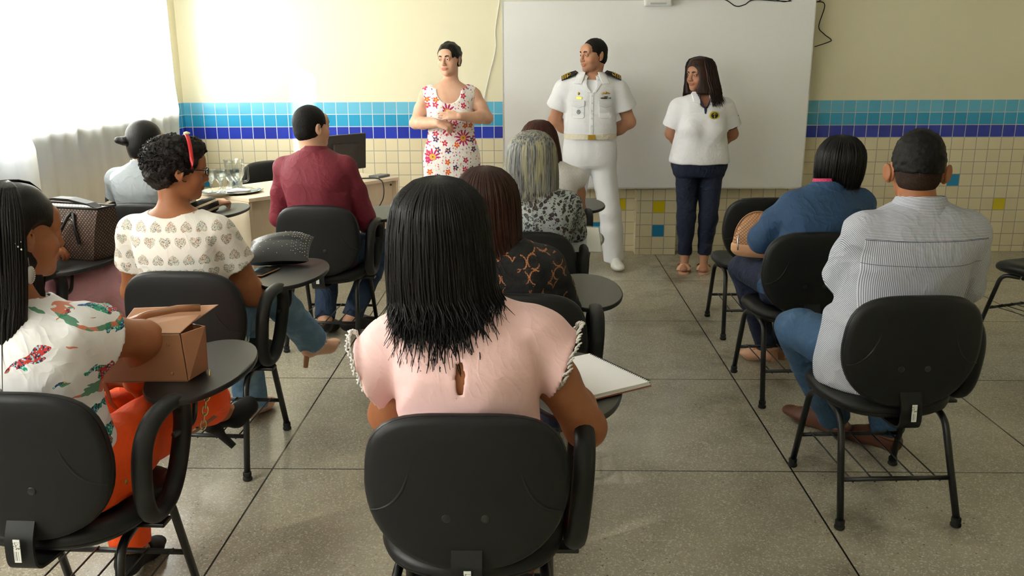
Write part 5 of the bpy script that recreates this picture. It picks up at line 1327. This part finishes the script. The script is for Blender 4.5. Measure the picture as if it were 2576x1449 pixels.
# -- woman in parrot blouse and orange trousers
p = seated('bird', 'woman with long black hair in a parrot-print blouse and orange trousers, far left foreground', z1=.99, b0=(-.01, .17), b1=(-.075, .20), wx=1.0, wy=1.02, sw=.125, elR=(.150, .385, .84), elL=(-.28, .28, .70), wrR=(.045, .50, .665), wrL=(-.05, .52, .66), ar=(.060, .052, .030),
           head=(-.052, .205, 1.180), hrot=(-34, -6, 0), hs=1.0, knR=(.17, .66, .57), anR=(.085, .965, .385), toR=(.160, 1.085, .365), knL=(-.06, .60, .53), anL=(-.03, .50, .10), toL=(-.03, .66, .03), lr=(.096, .068, .056, .036))
p.build_body(SK_brown, {1: dict(d=(.15, .5, -.85), n=(.9, .2, .3), curl=.8, fine=1)}, hf=.004)
o = p.torso_cloth(.013, .50, .42, flare=.020, sl_infl=.018)+[('s', [cap((p.b1[0], p.b1[1]+.01, p.z1+.0), p.hc, .070)], .006), ('d', wrinkle(33, .005, 14), 0)]
sdf_obj('parrot_blouse', o, F_parrot, p.root, .0068, smooth=1)
t = p.trousers(.010, .62, (.10, .02), flare=.008, ex=.004)+[('d', wrinkle(16, .006, 20), 0)]; sdf_obj('orange_trousers', t, F_orange, p.root, .008, smooth=1)
B().lathe([(.007, 0), (.007, .003), (.001, .005)], (.205, .10, .545), 12, M=Matrix.Rotation(PI/2, 3, 'Y')).build('trouser_button', M_gold, p.root, smooth=True)
pump(p, -1, L_suede, L_suede, .10, .010)
an, to = p.an[1], p.to[1]; ball = an*.28+to*.72; ball[2] = to[2]*.85+an[2]*.08
dn = A(.55, -.08, -.60); dn /= np.linalg.norm(dn); hl = an+(an-ball)*.22; hl[2] = an[2]-.035; fd = to-an; fd /= np.linalg.norm(fd)
sdf_obj('platform_sandal', [('u', [cap(ball-fd*.035+dn*.012, to+dn*.008, .040, .032), cap(ball-fd*.03+dn*.03, to+dn*.022, .030, .026)], .012), ('u', [cap(hl+dn*.020, ball+dn*.022, .020, .022)], .01), ('u', [cap(hl+dn*.012+A(0, -.012, .0), hl+dn*.016+A(.0, .01, 0), .030, .030)], .01)], L_suede, p.root, .005)
B().tube([Vector(hl+dn*.02), Vector(hl+dn*.07-fd*.006), Vector(hl+dn*.125)], .014, 12, rs=[.030, .015, .012]).build('stiletto_heel', L_suede, p.root, smooth=True)
an = p.an[1]; b = B()
for dz in (-.012, .012):
    n = p.an[1]-p.kn[1]; n /= np.linalg.norm(n); u_ = np.cross(n, A(1, 0, 0)); u_ /= np.linalg.norm(u_); v_ = np.cross(n, u_); q = an+n*(.0+dz)
    b.tube([Vector(q+(u_*math.cos(a)+v_*math.sin(a))*.040+n*.01*math.sin(a)) for a in np.linspace(0, 2*PI, 21)[:-1]], .0035, 6, closed=True)
b.build('ankle_strap', L_suede, p.root, smooth=True)
hair_levels('hair', H_black, p, [(.004, .004, .133, 0, -.012), (.056, .060, .122, 0, -.016), (.092, .104, .070, -.004, -.016), (.100, .108, .0, -.012, -.018), (.100, .100, -.08, -.022, -.022), (.096, .088, -.17, -.03, -.035), (.092, .075, -.27, -.04, -.06), (.085, .06, -.39, -.04, -.075)], 1500, (-2.9, 1.48), .0022, 29, lenj=.07, flick=.020, ang=math.radians(-34), cut=face_cut(p, .070, .010)+[('s', [ell(p.hc+p.hR@A(.105, .055, -.035), (.060, .085, .085), p.hR), ell(p.hc+p.hR@A(.10, .06, -.14), (.07, .10, .10), p.hR)], .01)], h=.006)
c, R, s = p.hc, p.hR, p.hs; T = lambda q: c+R@(np.array(q)*s)
brows(p.body, p.hc, p.hR, p.hs, H_black)
b = B(); q = T((.088, -.018, -.052)); b.tube([Vector(q), Vector(q-A(0, 0, .022))], .0008, 5); e0 = q-A(0, 0, .045); Mx = Matrix((R@rotm(.35)).tolist())@Matrix.Rotation(PI/2, 3, 'Y')
b.lathe([(.001, -.001), (.020, -.001), (.020, .001), (.001, .001)], e0, 24, sy=.62, M=Mx); [b.lathe([(.0016, -.001), (.0022, .0015), (.001, .0022)], Vector(e0)+Mx@Vector((.021*math.cos(a), .0135*math.sin(a), 0)), 6) for a in np.linspace(0, 2*PI, 25)[:-1]]
b.build('drop_earring', flat('crystal_silver', '#d8d8d8', .3, .6), p.root, smooth=True)
b = B(); rn = random.Random(3)
q = T((.088, -.055, .012)); ux = R@A(.25, .5, -.8); uy = R@A(.2, .7, .5)
for a_, b_ in ((0, 0), (.009, .003), (-.008, .004), (.0, .012), (.018, -.004), (.024, -.012), (.034, -.012), (.044, -.010), (.014, .010), (.028, .002)):
    b.lathe([(.001, -.0026), (.0026, 0), (.001, .0026)], Vector(q+ux*a_+uy*b_+R@A(.008, 0, 0)), 6)
b.build('crystal_hair_clip', flat('crystal', '#f2f2f4', .15, .3), p.root); 
B().tube([Vector(T((.070, -.075, .075))), Vector(T((.088, -.045, .062))), Vector(T((.092, -.005, .050)))], .0014, 5).build('hair_pin', flat('copper_pin', '#8a4a30', .3, .8), p.root)

# -- person in mauve trousers beyond her
p = seated('mauve', 'person in mauve trousers seated by the curtain, mostly cut off at the left edge', z1=1.02, b0=(.0, .15), b1=(-.02, .17), wx=1.08, elR=(.20, .22, .73), elL=(-.28, .25, .70), wrR=(.175, .335, .800), wrL=(-.05, .5, .66), head=(-.02, .20, 1.16), hrot=(-20, -6, 0), knR=(.30, .66, .58), anR=(.46, .83, .22), toR=(.52, .95, .16), knL=(.06, .62, .53), anL=(.10, .56, .10), lr=(.098, .072, .060, .04))
p.build_body(SK_brown, {1: dict(d=(.75, .66, -.12), n=(.0, -.35, .95), curl=.55, fine=1)})
o = p.torso_cloth(.013, .50, 1.1)+[('s', [cap((p.b1[0], p.b1[1]+.01, p.z1+.0), p.hc, .070)], .006)]
sdf_obj('white_blouse', o, fabric('white_print_cotton', '#dcd6cf', .8), p.root, .009)
t = p.trousers(.010, .60, ex=.004)+[('d', wrinkle(26, .005, 20), 0)]; sdf_obj('mauve_trousers', t, F_mauve, p.root, .008, smooth=1)
for i in (1, -1): pump(p, i, L_nude, L_wood, .05, .015)
hair_levels('hair', H_brown, p, [(.004, .004, .135, 0, -.012), (.056, .060, .124, 0, -.018), (.094, .100, .086, .002, -.018), (.107, .112, .050, .003, -.016), (.110, .110, .0, 0, -.012), (.108, .104, -.08, 0, -.010), (.1, .098, -.16, 0, -.012)], 160, (-2.1, 2.1), .005, 37, ang=math.radians(-20), cut=face_cut(p))
# ================================================================= desk and the things on it
def wood_mat():
    m = Mt('pale_wood_laminate'); n = m.noise(1, 4, v=m.scaled(16, 16, 2.2)); n2 = m.noise(1, 3, v=m.scaled(120, 120, 5))
    return m.out(m.mix(n*.6+n2*.4, lin('#cdbb9e'), lin('#e2d4ba')), .45, (n2, .05, .001))
M_wood = wood_mat()
DU = Vector((.598, .802, 0)); DV = Vector((-.802, .598, 0)); DA = math.atan2(.802, .598)
desk = empty('desk', (-1.84, 5.61, 0), DA, 'pale wood desk with a modesty panel, set at an angle by the tiled wall', 'desk')
b = B().box((.685, .31, .7275), (1.37, .62, .025)); b.build('desk_top', M_wood, desk, bevel=.002)
B().box((.0145, .31, .357), (.025, .60, .714)).build('side_panel', M_wood, desk, bevel=.002)
B().box((1.3555, .31, .357), (.025, .60, .714)).build('side_panel', M_wood, desk, bevel=.002)
B().box((.685, .06, .43), (1.315, .018, .57)).build('modesty_panel', M_wood, desk)
B().lathe([(.008, 0), (.008, .006), (.001, .007)], (1.28, .006, .69), 10, M=Matrix.Rotation(PI/2, 3, 'X')).build('fixing_cap', M_steel, desk)
def D(u, v, z=.7405): return Vector((-1.84, 5.61, 0))+DU*u+DV*v+Vector((0, 0, z))
# monitor, back towards the room
M_mon = flat('black_monitor_plastic', '#2c2a25', .5); M_scr = flat('dark_screen', '#0b0c0e', .12)
c = D(1.07, .27); mo = empty('monitor', c, DA, 'black flat computer monitor seen from behind on the desk', 'monitor')
tl_ = Matrix.Rotation(.06, 3, 'X')
B().box((0, .0, .195), (.41, .028, .27), M=tl_).build('monitor_panel', M_mon, mo, bevel=.006)
B().box((0, .0145, .195), (.38, .003, .24), M=tl_).build('screen', M_scr, mo)
B().box((.0, -.022, .185), (.25, .024, .155), M=tl_).build('rear_housing', M_mon, mo, bevel=.008)
B().box((0.02, -.006, .055), (.055, .022, .11)).build('stand_neck', M_mon, mo, bevel=.004)
B().lathe([(.11, 0), (.11, .006), (.10, .012), (.03, .016)], (0.02, .02, 0), 28, sx=1, sy=.8).build('stand_base', M_mon, mo, auto=40)
B().box((.075, -.0165, .098), (.05, .002, .018), M=tl_).build('rear_sticker', flat('sticker_white', '#d8d8d0', .5), mo)
b = B()
for k in range(9): b.box((.054+.0052*k, -.018, .098), (.0018 if k % 2 else .003, .002, .010), M=tl_)
b.build('sticker_bars', M_rub, mo)
# thin dark box with its cable
bx = empty('router_box', D(1.27, .115), DA+.2, 'thin dark grey box with a cable, on the right end of the desk', 'box')
B().box((0, 0, .009), (.15, .095, .018)).build('case', flat('dark_grey_plastic', '#5a5c5c', .4), bx, bevel=.004); B().box((0, 0, .0185), (.10, .06, .001)).build('lid', flat('grey_plastic', '#8c8d88', .4), bx)
q = lambda u, v, z: tuple(D(u, v, z))
cable('desk_cable', [q(.80, .06, .80), q(.90, .08, .765), q(1.0, .10, .755), q(1.1, .07, .752), q(1.16, .0, .745), q(1.17, -.03, .70), q(1.14, -.05, .60), q(1.05, -.04, .50), q(.98, -.03, .44)], .0045, M_blackcab, 'black monitor cable hanging over the front of the desk')
cable('plug_cable', [q(.74, .04, .75), q(.77, .04, .785), q(.80, .06, .80)], .008, flat('blue_connector', '#2b3f86', .4), 'blue video connector at the end of the desk cable', 'cable', 6)
# tray with goblets, jug and napkins
def thin_glass(name, tint, gl=.1):
    m = Mt(name); nt = m.nt; t = nt.nodes.new('ShaderNodeBsdfTransparent'); t.inputs[0].default_value = tint; g = nt.nodes.new('ShaderNodeBsdfGlossy'); g.inputs['Roughness'].default_value = .03
    lw = nt.nodes.new('ShaderNodeLayerWeight'); lw.inputs[0].default_value = .45; f = S(m, lw.outputs['Facing']).pow(2.0)*.75+gl
    mx = nt.nodes.new('ShaderNodeMixShader'); m.put(mx.inputs[0], f); nt.links.new(t.outputs[0], mx.inputs[1]); nt.links.new(g.outputs[0], mx.inputs[2]); nt.links.new(mx.outputs[0], nt.nodes['Material Output'].inputs[0]); return m.mat
M_gg = thin_glass('clear_glass', (.93, .95, .94, 1)); M_wat = thin_glass('water', (.86, .89, .90, 1), .06)
tc = D(.10, .335); tr = empty('serving_tray', tc, 0, 'round polished metal tray on the left end of the desk', 'tray')
M_tray = flat('polished_tray', '#c9c6bb', .2, 1)
B().lathe([(.001, .004), (.155, .004), (.160, .006), (.178, .016), (.186, .017), (.186, .014), (.178, .012), (.158, .0), (.001, .0)], (0, 0, 0), 48, sx=1.08, sy=.98).build('tray_plate', M_tray, tr, auto=50)
for s_ in (-1, 1): B().tube([(s_*.195, -.03, .014), (s_*.215, -.02, .022), (s_*.215, .02, .022), (s_*.195, .03, .014)], .004, 8).build('tray_handle', M_tray, tr, smooth=True)
def goblet():
    g = empty('water_goblet', (0, 0, 0), 0)
    B().lathe([(.001, 0), (.033, .0), (.034, .002), (.012, .008), (.006, .016), (.0055, .04), (.009, .048), (.006, .055), (.008, .058), (.001, .06)], (0, 0, 0), 22).build('stem', M_gg, g, auto=50)
    b = B(); n = 10; b.lathe([(.006, .058), (.026, .085), (.036, .105), (.038, .135), (.040, .150), (.0385, .150), (.0365, .135), (.0345, .106), (.0245, .087), (.001, .066)], (0, 0, 0), n).build('bowl', M_gg, g, auto=25)
    return g
g0 = goblet(); spots = [(-.125, -.02, 'clear stemmed glass at the left end of the tray'), (-.075, .045, 'clear stemmed glass second from the left, towards the back of the tray'), (-.055, -.045, 'clear stemmed glass at the front middle of the tray'), (-.005, .02, 'clear stemmed glass in the middle of the cluster'), (.035, .075, 'clear stemmed glass nearest the jug, at the back'), (.045, -.01, 'clear stemmed glass right of the cluster beside the napkins')]
for k, (dx, dy, lb) in enumerate(spots):
    o = g0 if k == 0 else copy_tree(g0); o.location = (tc.x+dx, tc.y+dy, tc.z+.006); tag(o, lb, 'glass', 'stemmed water glasses on the tray')
jc = D(.245, .50); jg = empty('water_jug', jc, 0, 'clear glass jug half full of water behind the tray', 'jug')
B().lathe([(.001, .0), (.050, .0), (.053, .006), (.055, .10), (.060, .15), (.063, .182), (.067, .20), (.0645, .20), (.060, .182), (.057, .15), (.052, .10), (.049, .010), (.001, .008)], (0, 0, 0), 26).build('jug_body', M_gg, jg, auto=50)
B().lathe([(.001, .010), (.048, .010), (.051, .10), (.001, .10)], (0, 0, 0), 24).build('jug_water', M_wat, jg, auto=50)
B().tube(arc([(.055, 0, .165), (.10, 0, .165), (.10, 0, .05), (.056, 0, .045)], .03, 5), .007, 8).build('jug_handle', M_gg, jg, smooth=True)
B().add([(-.02, -.066, .185), (.02, -.066, .185), (.0, -.085, .202), (-.03, -.058, .2), (.03, -.058, .2)], [(0, 1, 2), (0, 2, 3), (1, 4, 2)]).build('jug_spout', M_gg, jg)
M_paper = flat('white_paper', '#e9e8e6', .8, nz=.02)
b = B(); rn = random.Random(5)
for k in range(5):
    a = rn.uniform(-.3, .3); z0 = .010+.004*k
    b.grid(lambda u, v, a=a, z0=z0, k=k: Vector(((u-.5)*.15*math.cos(a)-(v-.5)*.08*math.sin(a), (u-.5)*.15*math.sin(a)+(v-.5)*.08*math.cos(a), z0+.012*math.sin(PI*u)*math.sin(PI*v)+.002*math.sin(9*u+k))), 8, 6)
o = b.build('paper_napkins', M_paper, smooth=True); o.location = (tc.x+.075, tc.y-.075, tc.z+.002); tag(o, 'folded white paper napkins on the front of the tray', 'napkin')
# orange notes on the tablet of the waistcoat woman
o = B().box((0, 0, .006), (.075, .075, .012)).box((.012, .01, .015), (.074, .07, .005), rz=.25).build('sticky_notes', flat('orange_paper', '#e8922e', .7), bevel=.001)
o.location = (-2.075, 5.385, .718); o.rotation_euler = (0, 0, .3); tag(o, 'small orange pad of notes on the tablet behind the curly-haired woman', 'note pad')

# ================================================================= bags, phone, papers
def gloss_leather(name, c_, r=.3): return flat(name, c_, r, nz=.04, scale=12)
# -- beige structured handbag
hb = empty('beige_handbag', (-1.085, 2.385, .7195), math.radians(2), 'glossy beige structured handbag with a gold chain on the bottom-left tablet', 'handbag')
M_tan = gloss_leather('beige_patent', '#9a6b4d', .22); M_tan2 = gloss_leather('beige_lining', '#bd8f70', .45)
def slab(b, a, b_, c_, d, th=.004):
    a, b_, c_, d = [Vector(q) for q in (a, b_, c_, d)]; n = (b_-a).cross(d-a).normalized()*th
    return b.add([a, b_, c_, d, a+n, b_+n, c_+n, d+n], [(3, 2, 1, 0), (4, 5, 6, 7), (0, 1, 5, 4), (1, 2, 6, 5), (2, 3, 7, 6), (3, 0, 4, 7)])
w0, w1, d0, d1, hh = .145, .115, .065, .05, .135
b = B()
slab(b, (-w0, -d0, 0), (w0*.72, -d0, 0), (w0*.62, -d1, hh), (-w1, -d1, hh)); slab(b, (w0*.72, d0, 0), (-w0, d0, 0), (-w1, d1, hh), (w0*.62, d1, hh)); slab(b, (-w0, -d0, 0), (-w0, d0, 0), (w0*.72, d0, 0), (w0*.72, -d0, 0), .005)
slab(b, (-w0, d0, 0), (-w0, -d0, 0), (-w1, -d1, hh), (-w1, d1, hh)); b.build('body', M_tan, hb, bevel=.002)
b = B(); slab(b, (w0*.72, -d0, 0), (w0*.95, 0, .01), (w0*.98, -.0, hh*1.06), (w0*.62, -d1, hh)); slab(b, (w0*.95, 0, .01), (w0*.72, d0, 0), (w0*.62, d1, hh), (w0*.98, 0, hh*1.06)); b.build('gusset', M_tan, hb, bevel=.002)
b = B(); slab(b, (-w1, -d1, hh), (w0*.62, -d1, hh), (w0*.85, .035, hh+.030), (-w1*.8, .028, hh+.016), .004); b.build('front_flap', M_tan2, hb, bevel=.002)
b = B(); slab(b, (-w1, d1, hh), (w0*.62, d1, hh), (w0*1.15, d1+.02, hh+.052), (-w1*.7, d1+.015, hh+.045), .004); b.build('back_flap', M_tan2, hb, bevel=.002)
B().tube([(-.10, .0, hh+.012), (-.02, .015, hh+.040), (.06, .03, hh+.052), (.12, .045, hh+.050)], .011, 10, flat=.6).build('handle', M_tan, hb, smooth=True)
for x, z in ((-.055, .045), (.055, .105), (.062, .022)): B().lathe([(.006, 0), (.006, .003), (.003, .006), (.001, .006)], (x, -d0+.012*z/hh*1.2, z), 12, M=Matrix.Rotation(PI/2, 3, 'X')).build('stud', M_tan, hb, smooth=True)
M_chain = flat('pale_gold_chain', '#d8c88a', .25, 1)
def chain_links(pts, name, parent, r=.0022, L=.026):
    b = B(); pts = [Vector(q) for q in pts]
    for i in range(len(pts)-1):
        a, c_ = pts[i], pts[i+1]; d = (c_-a).normalized(); s1 = d.cross(Vector((0, 1, 0) if i % 2 else (1, .3, 0))).normalized(); m_ = (a+c_)/2; hl = (c_-a).length*.68
        b.tube([m_+d*hl*math.cos(t)+s1*.0085*math.sin(t) for t in np.linspace(0, 2*PI, 15)[:-1]], r, 6, closed=True)
    return b.build(name, M_chain, parent, smooth=True)
chain_links([(.150-.003*k*(k > 2), -.015-.004*k, .010-.0205*k) for k in range(9)], 'chain_strap', hb)
chain_links([(-.085+.010*k, -.045+.0*k, hh+.006+.008*math.sin(k*.8)) for k in range(4)], 'chain_end', hb)
B().tube([(-.135, -.03, .10), (-.155, -.02, .0), (-.145, -.02, -.08), (-.10, .0, -.17), (-.03, .04, -.235), (.06, .07, -.215), (.13, .06, -.16)], .0065, 8, flat=.35).build('shoulder_strap', M_tan, hb, smooth=True)
# -- checkered monogram-style handbag
def check_mat():
    m = Mt('checkered_brown_canvas'); x, y, z = m.xyz(); s = .0175; x = x+y*.9
    u = ((x+z)/s); v = ((z-x)/s); fu = u.fract()-.5; fv = v.fract()-.5; g = fu.abs().max(fv.abs()) < .30; pick = (u.floor()+v.floor())*.5; k = pick.fract() > .2
    r = (fu*fu+fv*fv).sqrt(); mot = g*(((m.math('ARCTAN2', fv, fu)*4).sin()*.12+.24-r) > -.06)
    c_ = m.mix(mot, lin('#1c1310'), m.mix(m.wn(m.vec(u.floor(), v.floor(), 0)), lin('#6d4f3c'), lin('#96735a')))
    return m.out(c_, .45)
M_chk = check_mat(); mb = empty('checkered_handbag', (-2.13, 3.985, .7195), math.radians(-16), 'dark brown checkered handbag with black handles on the tablet by the curtain', 'handbag')
def hull(b, base, top, hb_, n=1):
    return b
W0, W1, D0, D1, HH = .145, .185, .075, .055, .235
b = B(); lay = []
for t in np.linspace(0, 1, 7):
    w_ = W0+(W1-W0)*t**.7; d_ = D0+(D1-D0)*t; z = HH*t; bul = .012*math.sin(PI*t)
    lay.append([Vector(q) for q in ((-w_, -d_-bul, z), (0, -d_-bul*1.4, z), (w_, -d_-bul, z), (w_+.012*(1-t), 0, z), (w_, d_+bul, z), (0, d_+bul*1.4, z), (-w_, d_+bul, z), (-w_-.012*(1-t), 0, z))])
b.rings(lay); b.build('body', M_chk, mb, auto=35)
M_bkl = gloss_leather('black_trim_leather', '#0e0b0a', .55)
b = B(); tp = [Vector((q.x*1.01, q.y*1.04, HH+.003+.045*max(0, 1-abs(q.x)/W1)*0)) for q in lay[-1]]; b.tube(tp, .005, 8, closed=True); b.build('top_rim', M_bkl, mb, smooth=True)
b = B(); b.rings([[Vector((-W1*1.06, d_, HH+.030-.01)), Vector((-W1*.5, d_*1.3, HH+.040)), Vector((.0, d_*1.5, HH+.038)), Vector((W1*.55, d_*1.3, HH+.020)), Vector((W1*1.0, d_, HH-.02)), Vector((W1*.55, d_*1.2, HH+.010)), Vector((0, d_*1.3, HH+.024)), Vector((-W1*.5, d_*1.2, HH+.028))] for d_ in (-.022, .0, .022)]); b.build('top_flap', M_bkl, mb, bevel=.003)
for dx in (-1, 1):
    b = B(); b.tube([Vector((dx*.075-.03, -D1-.010, HH-.02)), Vector((dx*.075-.035, -D1-.030, HH-.035)), Vector((dx*.075-.065, -D1-.055, HH-.10)), Vector((dx*.075-.10, -D1-.050, HH-.17)), Vector((dx*.075-.105, -D1-.045, HH-.205))], .0085, 8); b.tube([Vector((dx*.075-.02, -D1-.014, HH-.02)), Vector((dx*.075-.005, -D1-.03, HH-.08)), Vector((dx*.075+.015, -D1-.035, HH-.16))], .0085, 8, flat=.6)
    h_ = b.build('handle', M_bkl, mb, smooth=True); B().tube([Vector((dx*.075-.025+.011*math.cos(a), -D1-.026, HH-.055+.011*math.sin(a))) for a in np.linspace(0, 2*PI, 15)[:-1]], .0022, 6, closed=True).build('handle_ring', M_white_metal, h_, smooth=True)
# -- studded pouch
pc = empty('studded_pouch', (-1.145, 3.86, .722), math.radians(6), 'black leather pouch covered in silver studs on the curly-haired woman\'s tablet', 'pouch')
def pz(x, y): 
    ex = max(0, 1-(abs(x)/.135)**3.2); ey = max(0, 1-(abs(y)/.095)**2.6); return (ex*ey)**.55
def psurf(x, y, s_): 
    t = pz(x, y); return Vector((x*(1+.06*(y/.095)**2), y*(1+.10*(x/.135)**2), .052+s_*.045*t+.035*(y/.095)+.012*math.sin(x*16+1)*(.3+.7*(y > 0))))
b = B()
for s_ in (1, -1): b.grid(lambda u, v, s_=s_: psurf((u-.5)*.27, (v-.5)*.19, s_), 26, 20)
b.build('pouch_body', gloss_leather('black_soft_leather', '#0e0d0d', .42), pc, smooth=True)
b = B(); rn = random.Random(7)
for i in range(13):
    for j in range(9):
        x = -.115+.0195*i; y = -.078+.0195*j+(.0098 if i % 2 else 0)
        if x < .045 and (i+j*2) % 3: continue
        if abs(y) > .085: continue
        q_ = psurf(x, y, 1); b.lathe([(.0026, 0), (.0022, .0016), (.0006, .0024)], q_, 7)
        if x > .045 and rn.random() > .1: q2 = psurf(x+.0098, y, 1); b.lathe([(.0026, 0), (.0022, .0016), (.0006, .0024)], q2, 7)
st = b.build('studs', M_white_metal, pc, smooth=True); st['kind'] = 'stuff'
B().tube([(-.135, -.085, .02), (-.145, -.10, .022), (-.16, -.115, .018), (-.175, -.13, .012)], .0035, 8).build('clasp', M_white_metal, pc, smooth=True)
B().tube([(-.175, -.13, .012), (-.20, -.155, .008), (-.185, -.175, .006), (-.165, -.15, .010), (-.172, -.13, .012)], .004, 8, flat=.5).build('wrist_strap', M_bkl, pc, smooth=True)
ph = empty('smartphone', (-1.155, 3.645, .7185), math.radians(-14), 'dark smartphone with a gold edge lying on the tablet in front of the studded pouch', 'phone')
B().box((0, 0, .004), (.072, .150, .007)).build('phone_body', flat('gold_case', '#9c7d55', .3, .7), ph, bevel=.003); B().box((0, 0, .0083), (.066, .142, .0012)).build('phone_screen', flat('phone_glass', '#0a0a0c', .06), ph)
# -- woven tan bag on the lap of the woman in blue
wv = empty('woven_handbag', (1.135, 4.335, .640), math.radians(-20), 'tan woven handbag with a smooth leather base on the blue-shirted woman\'s lap', 'handbag')
def weave_mat():
    m = Mt('woven_tan_leather'); x, y, z = m.xyz(); s = .017; u = (x+y*.5+z)/s; v = (z-x-y*.5)/s; par = ((u.floor()+v.floor())*.5).fract() > .2
    fu = (u.fract()-.5).abs(); fv = (v.fract()-.5).abs(); f = m.mix(par, fu, fv); e = fu.max(fv).ss(.36, .5)
    c_ = m.mix(m.noise(40, 2), lin('#a57449'), lin('#c08c62')); c_ = m.mix(e*.8, c_, lin('#5b3a24')); return m.out(c_, .45, (1-e, .8, .003))
M_wv = weave_mat()
sdf_obj('woven_body', [('u', [loft([.055, .10, .16, .21, .25], [0, 0, 0, .005, .01], [0]*5, [.145, .138, .118, .09, .045], [.075, .072, .062, .048, .026], 2.6)], .01)], M_wv, wv, .006)
sdf_obj('leather_base', [('u', [loft([0, .03, .075], [0, 0, 0], [0]*3, [.125, .150, .149], [.062, .08, .080], 2.8)], .01)], flat('smooth_tan_leather', '#c6956f', .4), wv, .006)
B().tube([Vector((-.135*math.cos(t)*.98, -.02-.0*t, .09+.165*math.sin(t))) for t in np.linspace(.1, PI*.75, 16)], .004, 8).build('zip_piping', flat('zip_tan', '#a8744c', .5), wv, smooth=True)
B().tube([(-.10, -.07, .13), (-.105, -.082, .10), (-.10, -.088, .07), (-.10, -.09, .045)], .004, 8).build('zip_pull', M_white_metal, wv, smooth=True)
B().tube([(-.01, -.066, .11), (-.005, -.075, .17), (.01, -.055, .235), (.05, -.03, .25), (.08, -.05, .20), (.085, -.07, .12)], .007, 8, flat=.6).build('handle', flat('smooth_tan_leather_dark', '#b07d57', .4), wv, smooth=True)
wv.scale = (.88, .88, .9)
# -- clear folder of papers, spiral notebook
fo = empty('paper_folder', (.235, 4.255, .745), math.radians(-1), 'white papers in a clear folder on the grey-haired woman\'s tablet', 'folder'); Mr = Matrix.Rotation(.22, 3, 'X')
b = B(); b.grid(lambda u, v: Mr@Vector(((u-.5)*.225, (v-.5)*.31, .004*math.sin(PI*u))), 6, 8); b.build('clear_sleeve', thin_glass('clear_film', (.95, .96, .96, 1), .05), fo)
b = B(); b.grid(lambda u, v: Mr@Vector(((u-.5)*.21-.004, (v-.5)*.295, -.003+.004*math.sin(PI*u))), 6, 8); b.grid(lambda u, v: Mr@Vector(((u-.5)*.21-.008, (v-.5)*.29-.004, -.007+.004*math.sin(PI*u))), 6, 8); b.build('paper_sheets', M_paper, fo)
def ruled():
    m = Mt('ruled_page'); x, y, z = m.xyz(); k = ((y/.0075).fract() < .08); return m.out(m.mix(k*.6, lin('#eceaea'), lin('#9aa6c4')), .8)
P1 = Vector((.332, 2.286, 0)); P2 = Vector((.150, 2.572, 0)); ud = (P2-P1).normalized(); vd = Vector((-.585, -.81, 0)); vd = Vector((ud.y*-1, ud.x, 0)); 
if vd.dot(Vector((-.158, -.217, 0))) < 0: vd = -vd
nb = empty('spiral_notebook', (P1+ud*.145+vd*.11+Vector((0, 0, .722))), math.atan2(ud.y, ud.x), 'open spiral notebook with blank ruled pages on the tablet of the pink-bloused woman', 'notebook')
sg = 1 if Vector((-ud.y, ud.x, 0)).dot(vd) > 0 else -1
b = B()
for k in range(3): b.box((0, sg*(.0+.001*k), .0045+.0035*k), (.285-.002*k, .215, .0032))
b.build('page_block', M_paper, nb, bevel=.0008); B().box((0, 0, .0135), (.283, .214, .0012)).build('ruled_page', ruled(), nb); B().box((0, sg*.002, .0014), (.292, .222, .0022)).build('cover', flat('coloured_cover', '#8a4a3a', .5), nb)
b = B(); pts = [Vector((-.138+.276*k/(34*8), -sg*.106+.0065*math.cos(k*PI/4), .0085+.0075*math.sin(k*PI/4))) for k in range(34*8+1)]; b.tube(pts, .0011, 5); b.build('wire_spiral', flat('dark_wire', '#3a3a3c', .35, .8), nb, smooth=True)
# dry leaf on the floor
lf = B(); lf.grid(lambda u, v: Vector(((u-.5)*.03, (v-.5)*.016*math.sin(PI*max(.05, u)), .004+.006*abs(v-.5)*2)), 6, 4); o = lf.build('dry_leaf', flat('dry_leaf_brown', '#5a4030', .8)); o.location = (-.49, 2.985, 0); tag(o, 'tiny curled dry leaf on the floor left of the foreground chair', 'leaf')
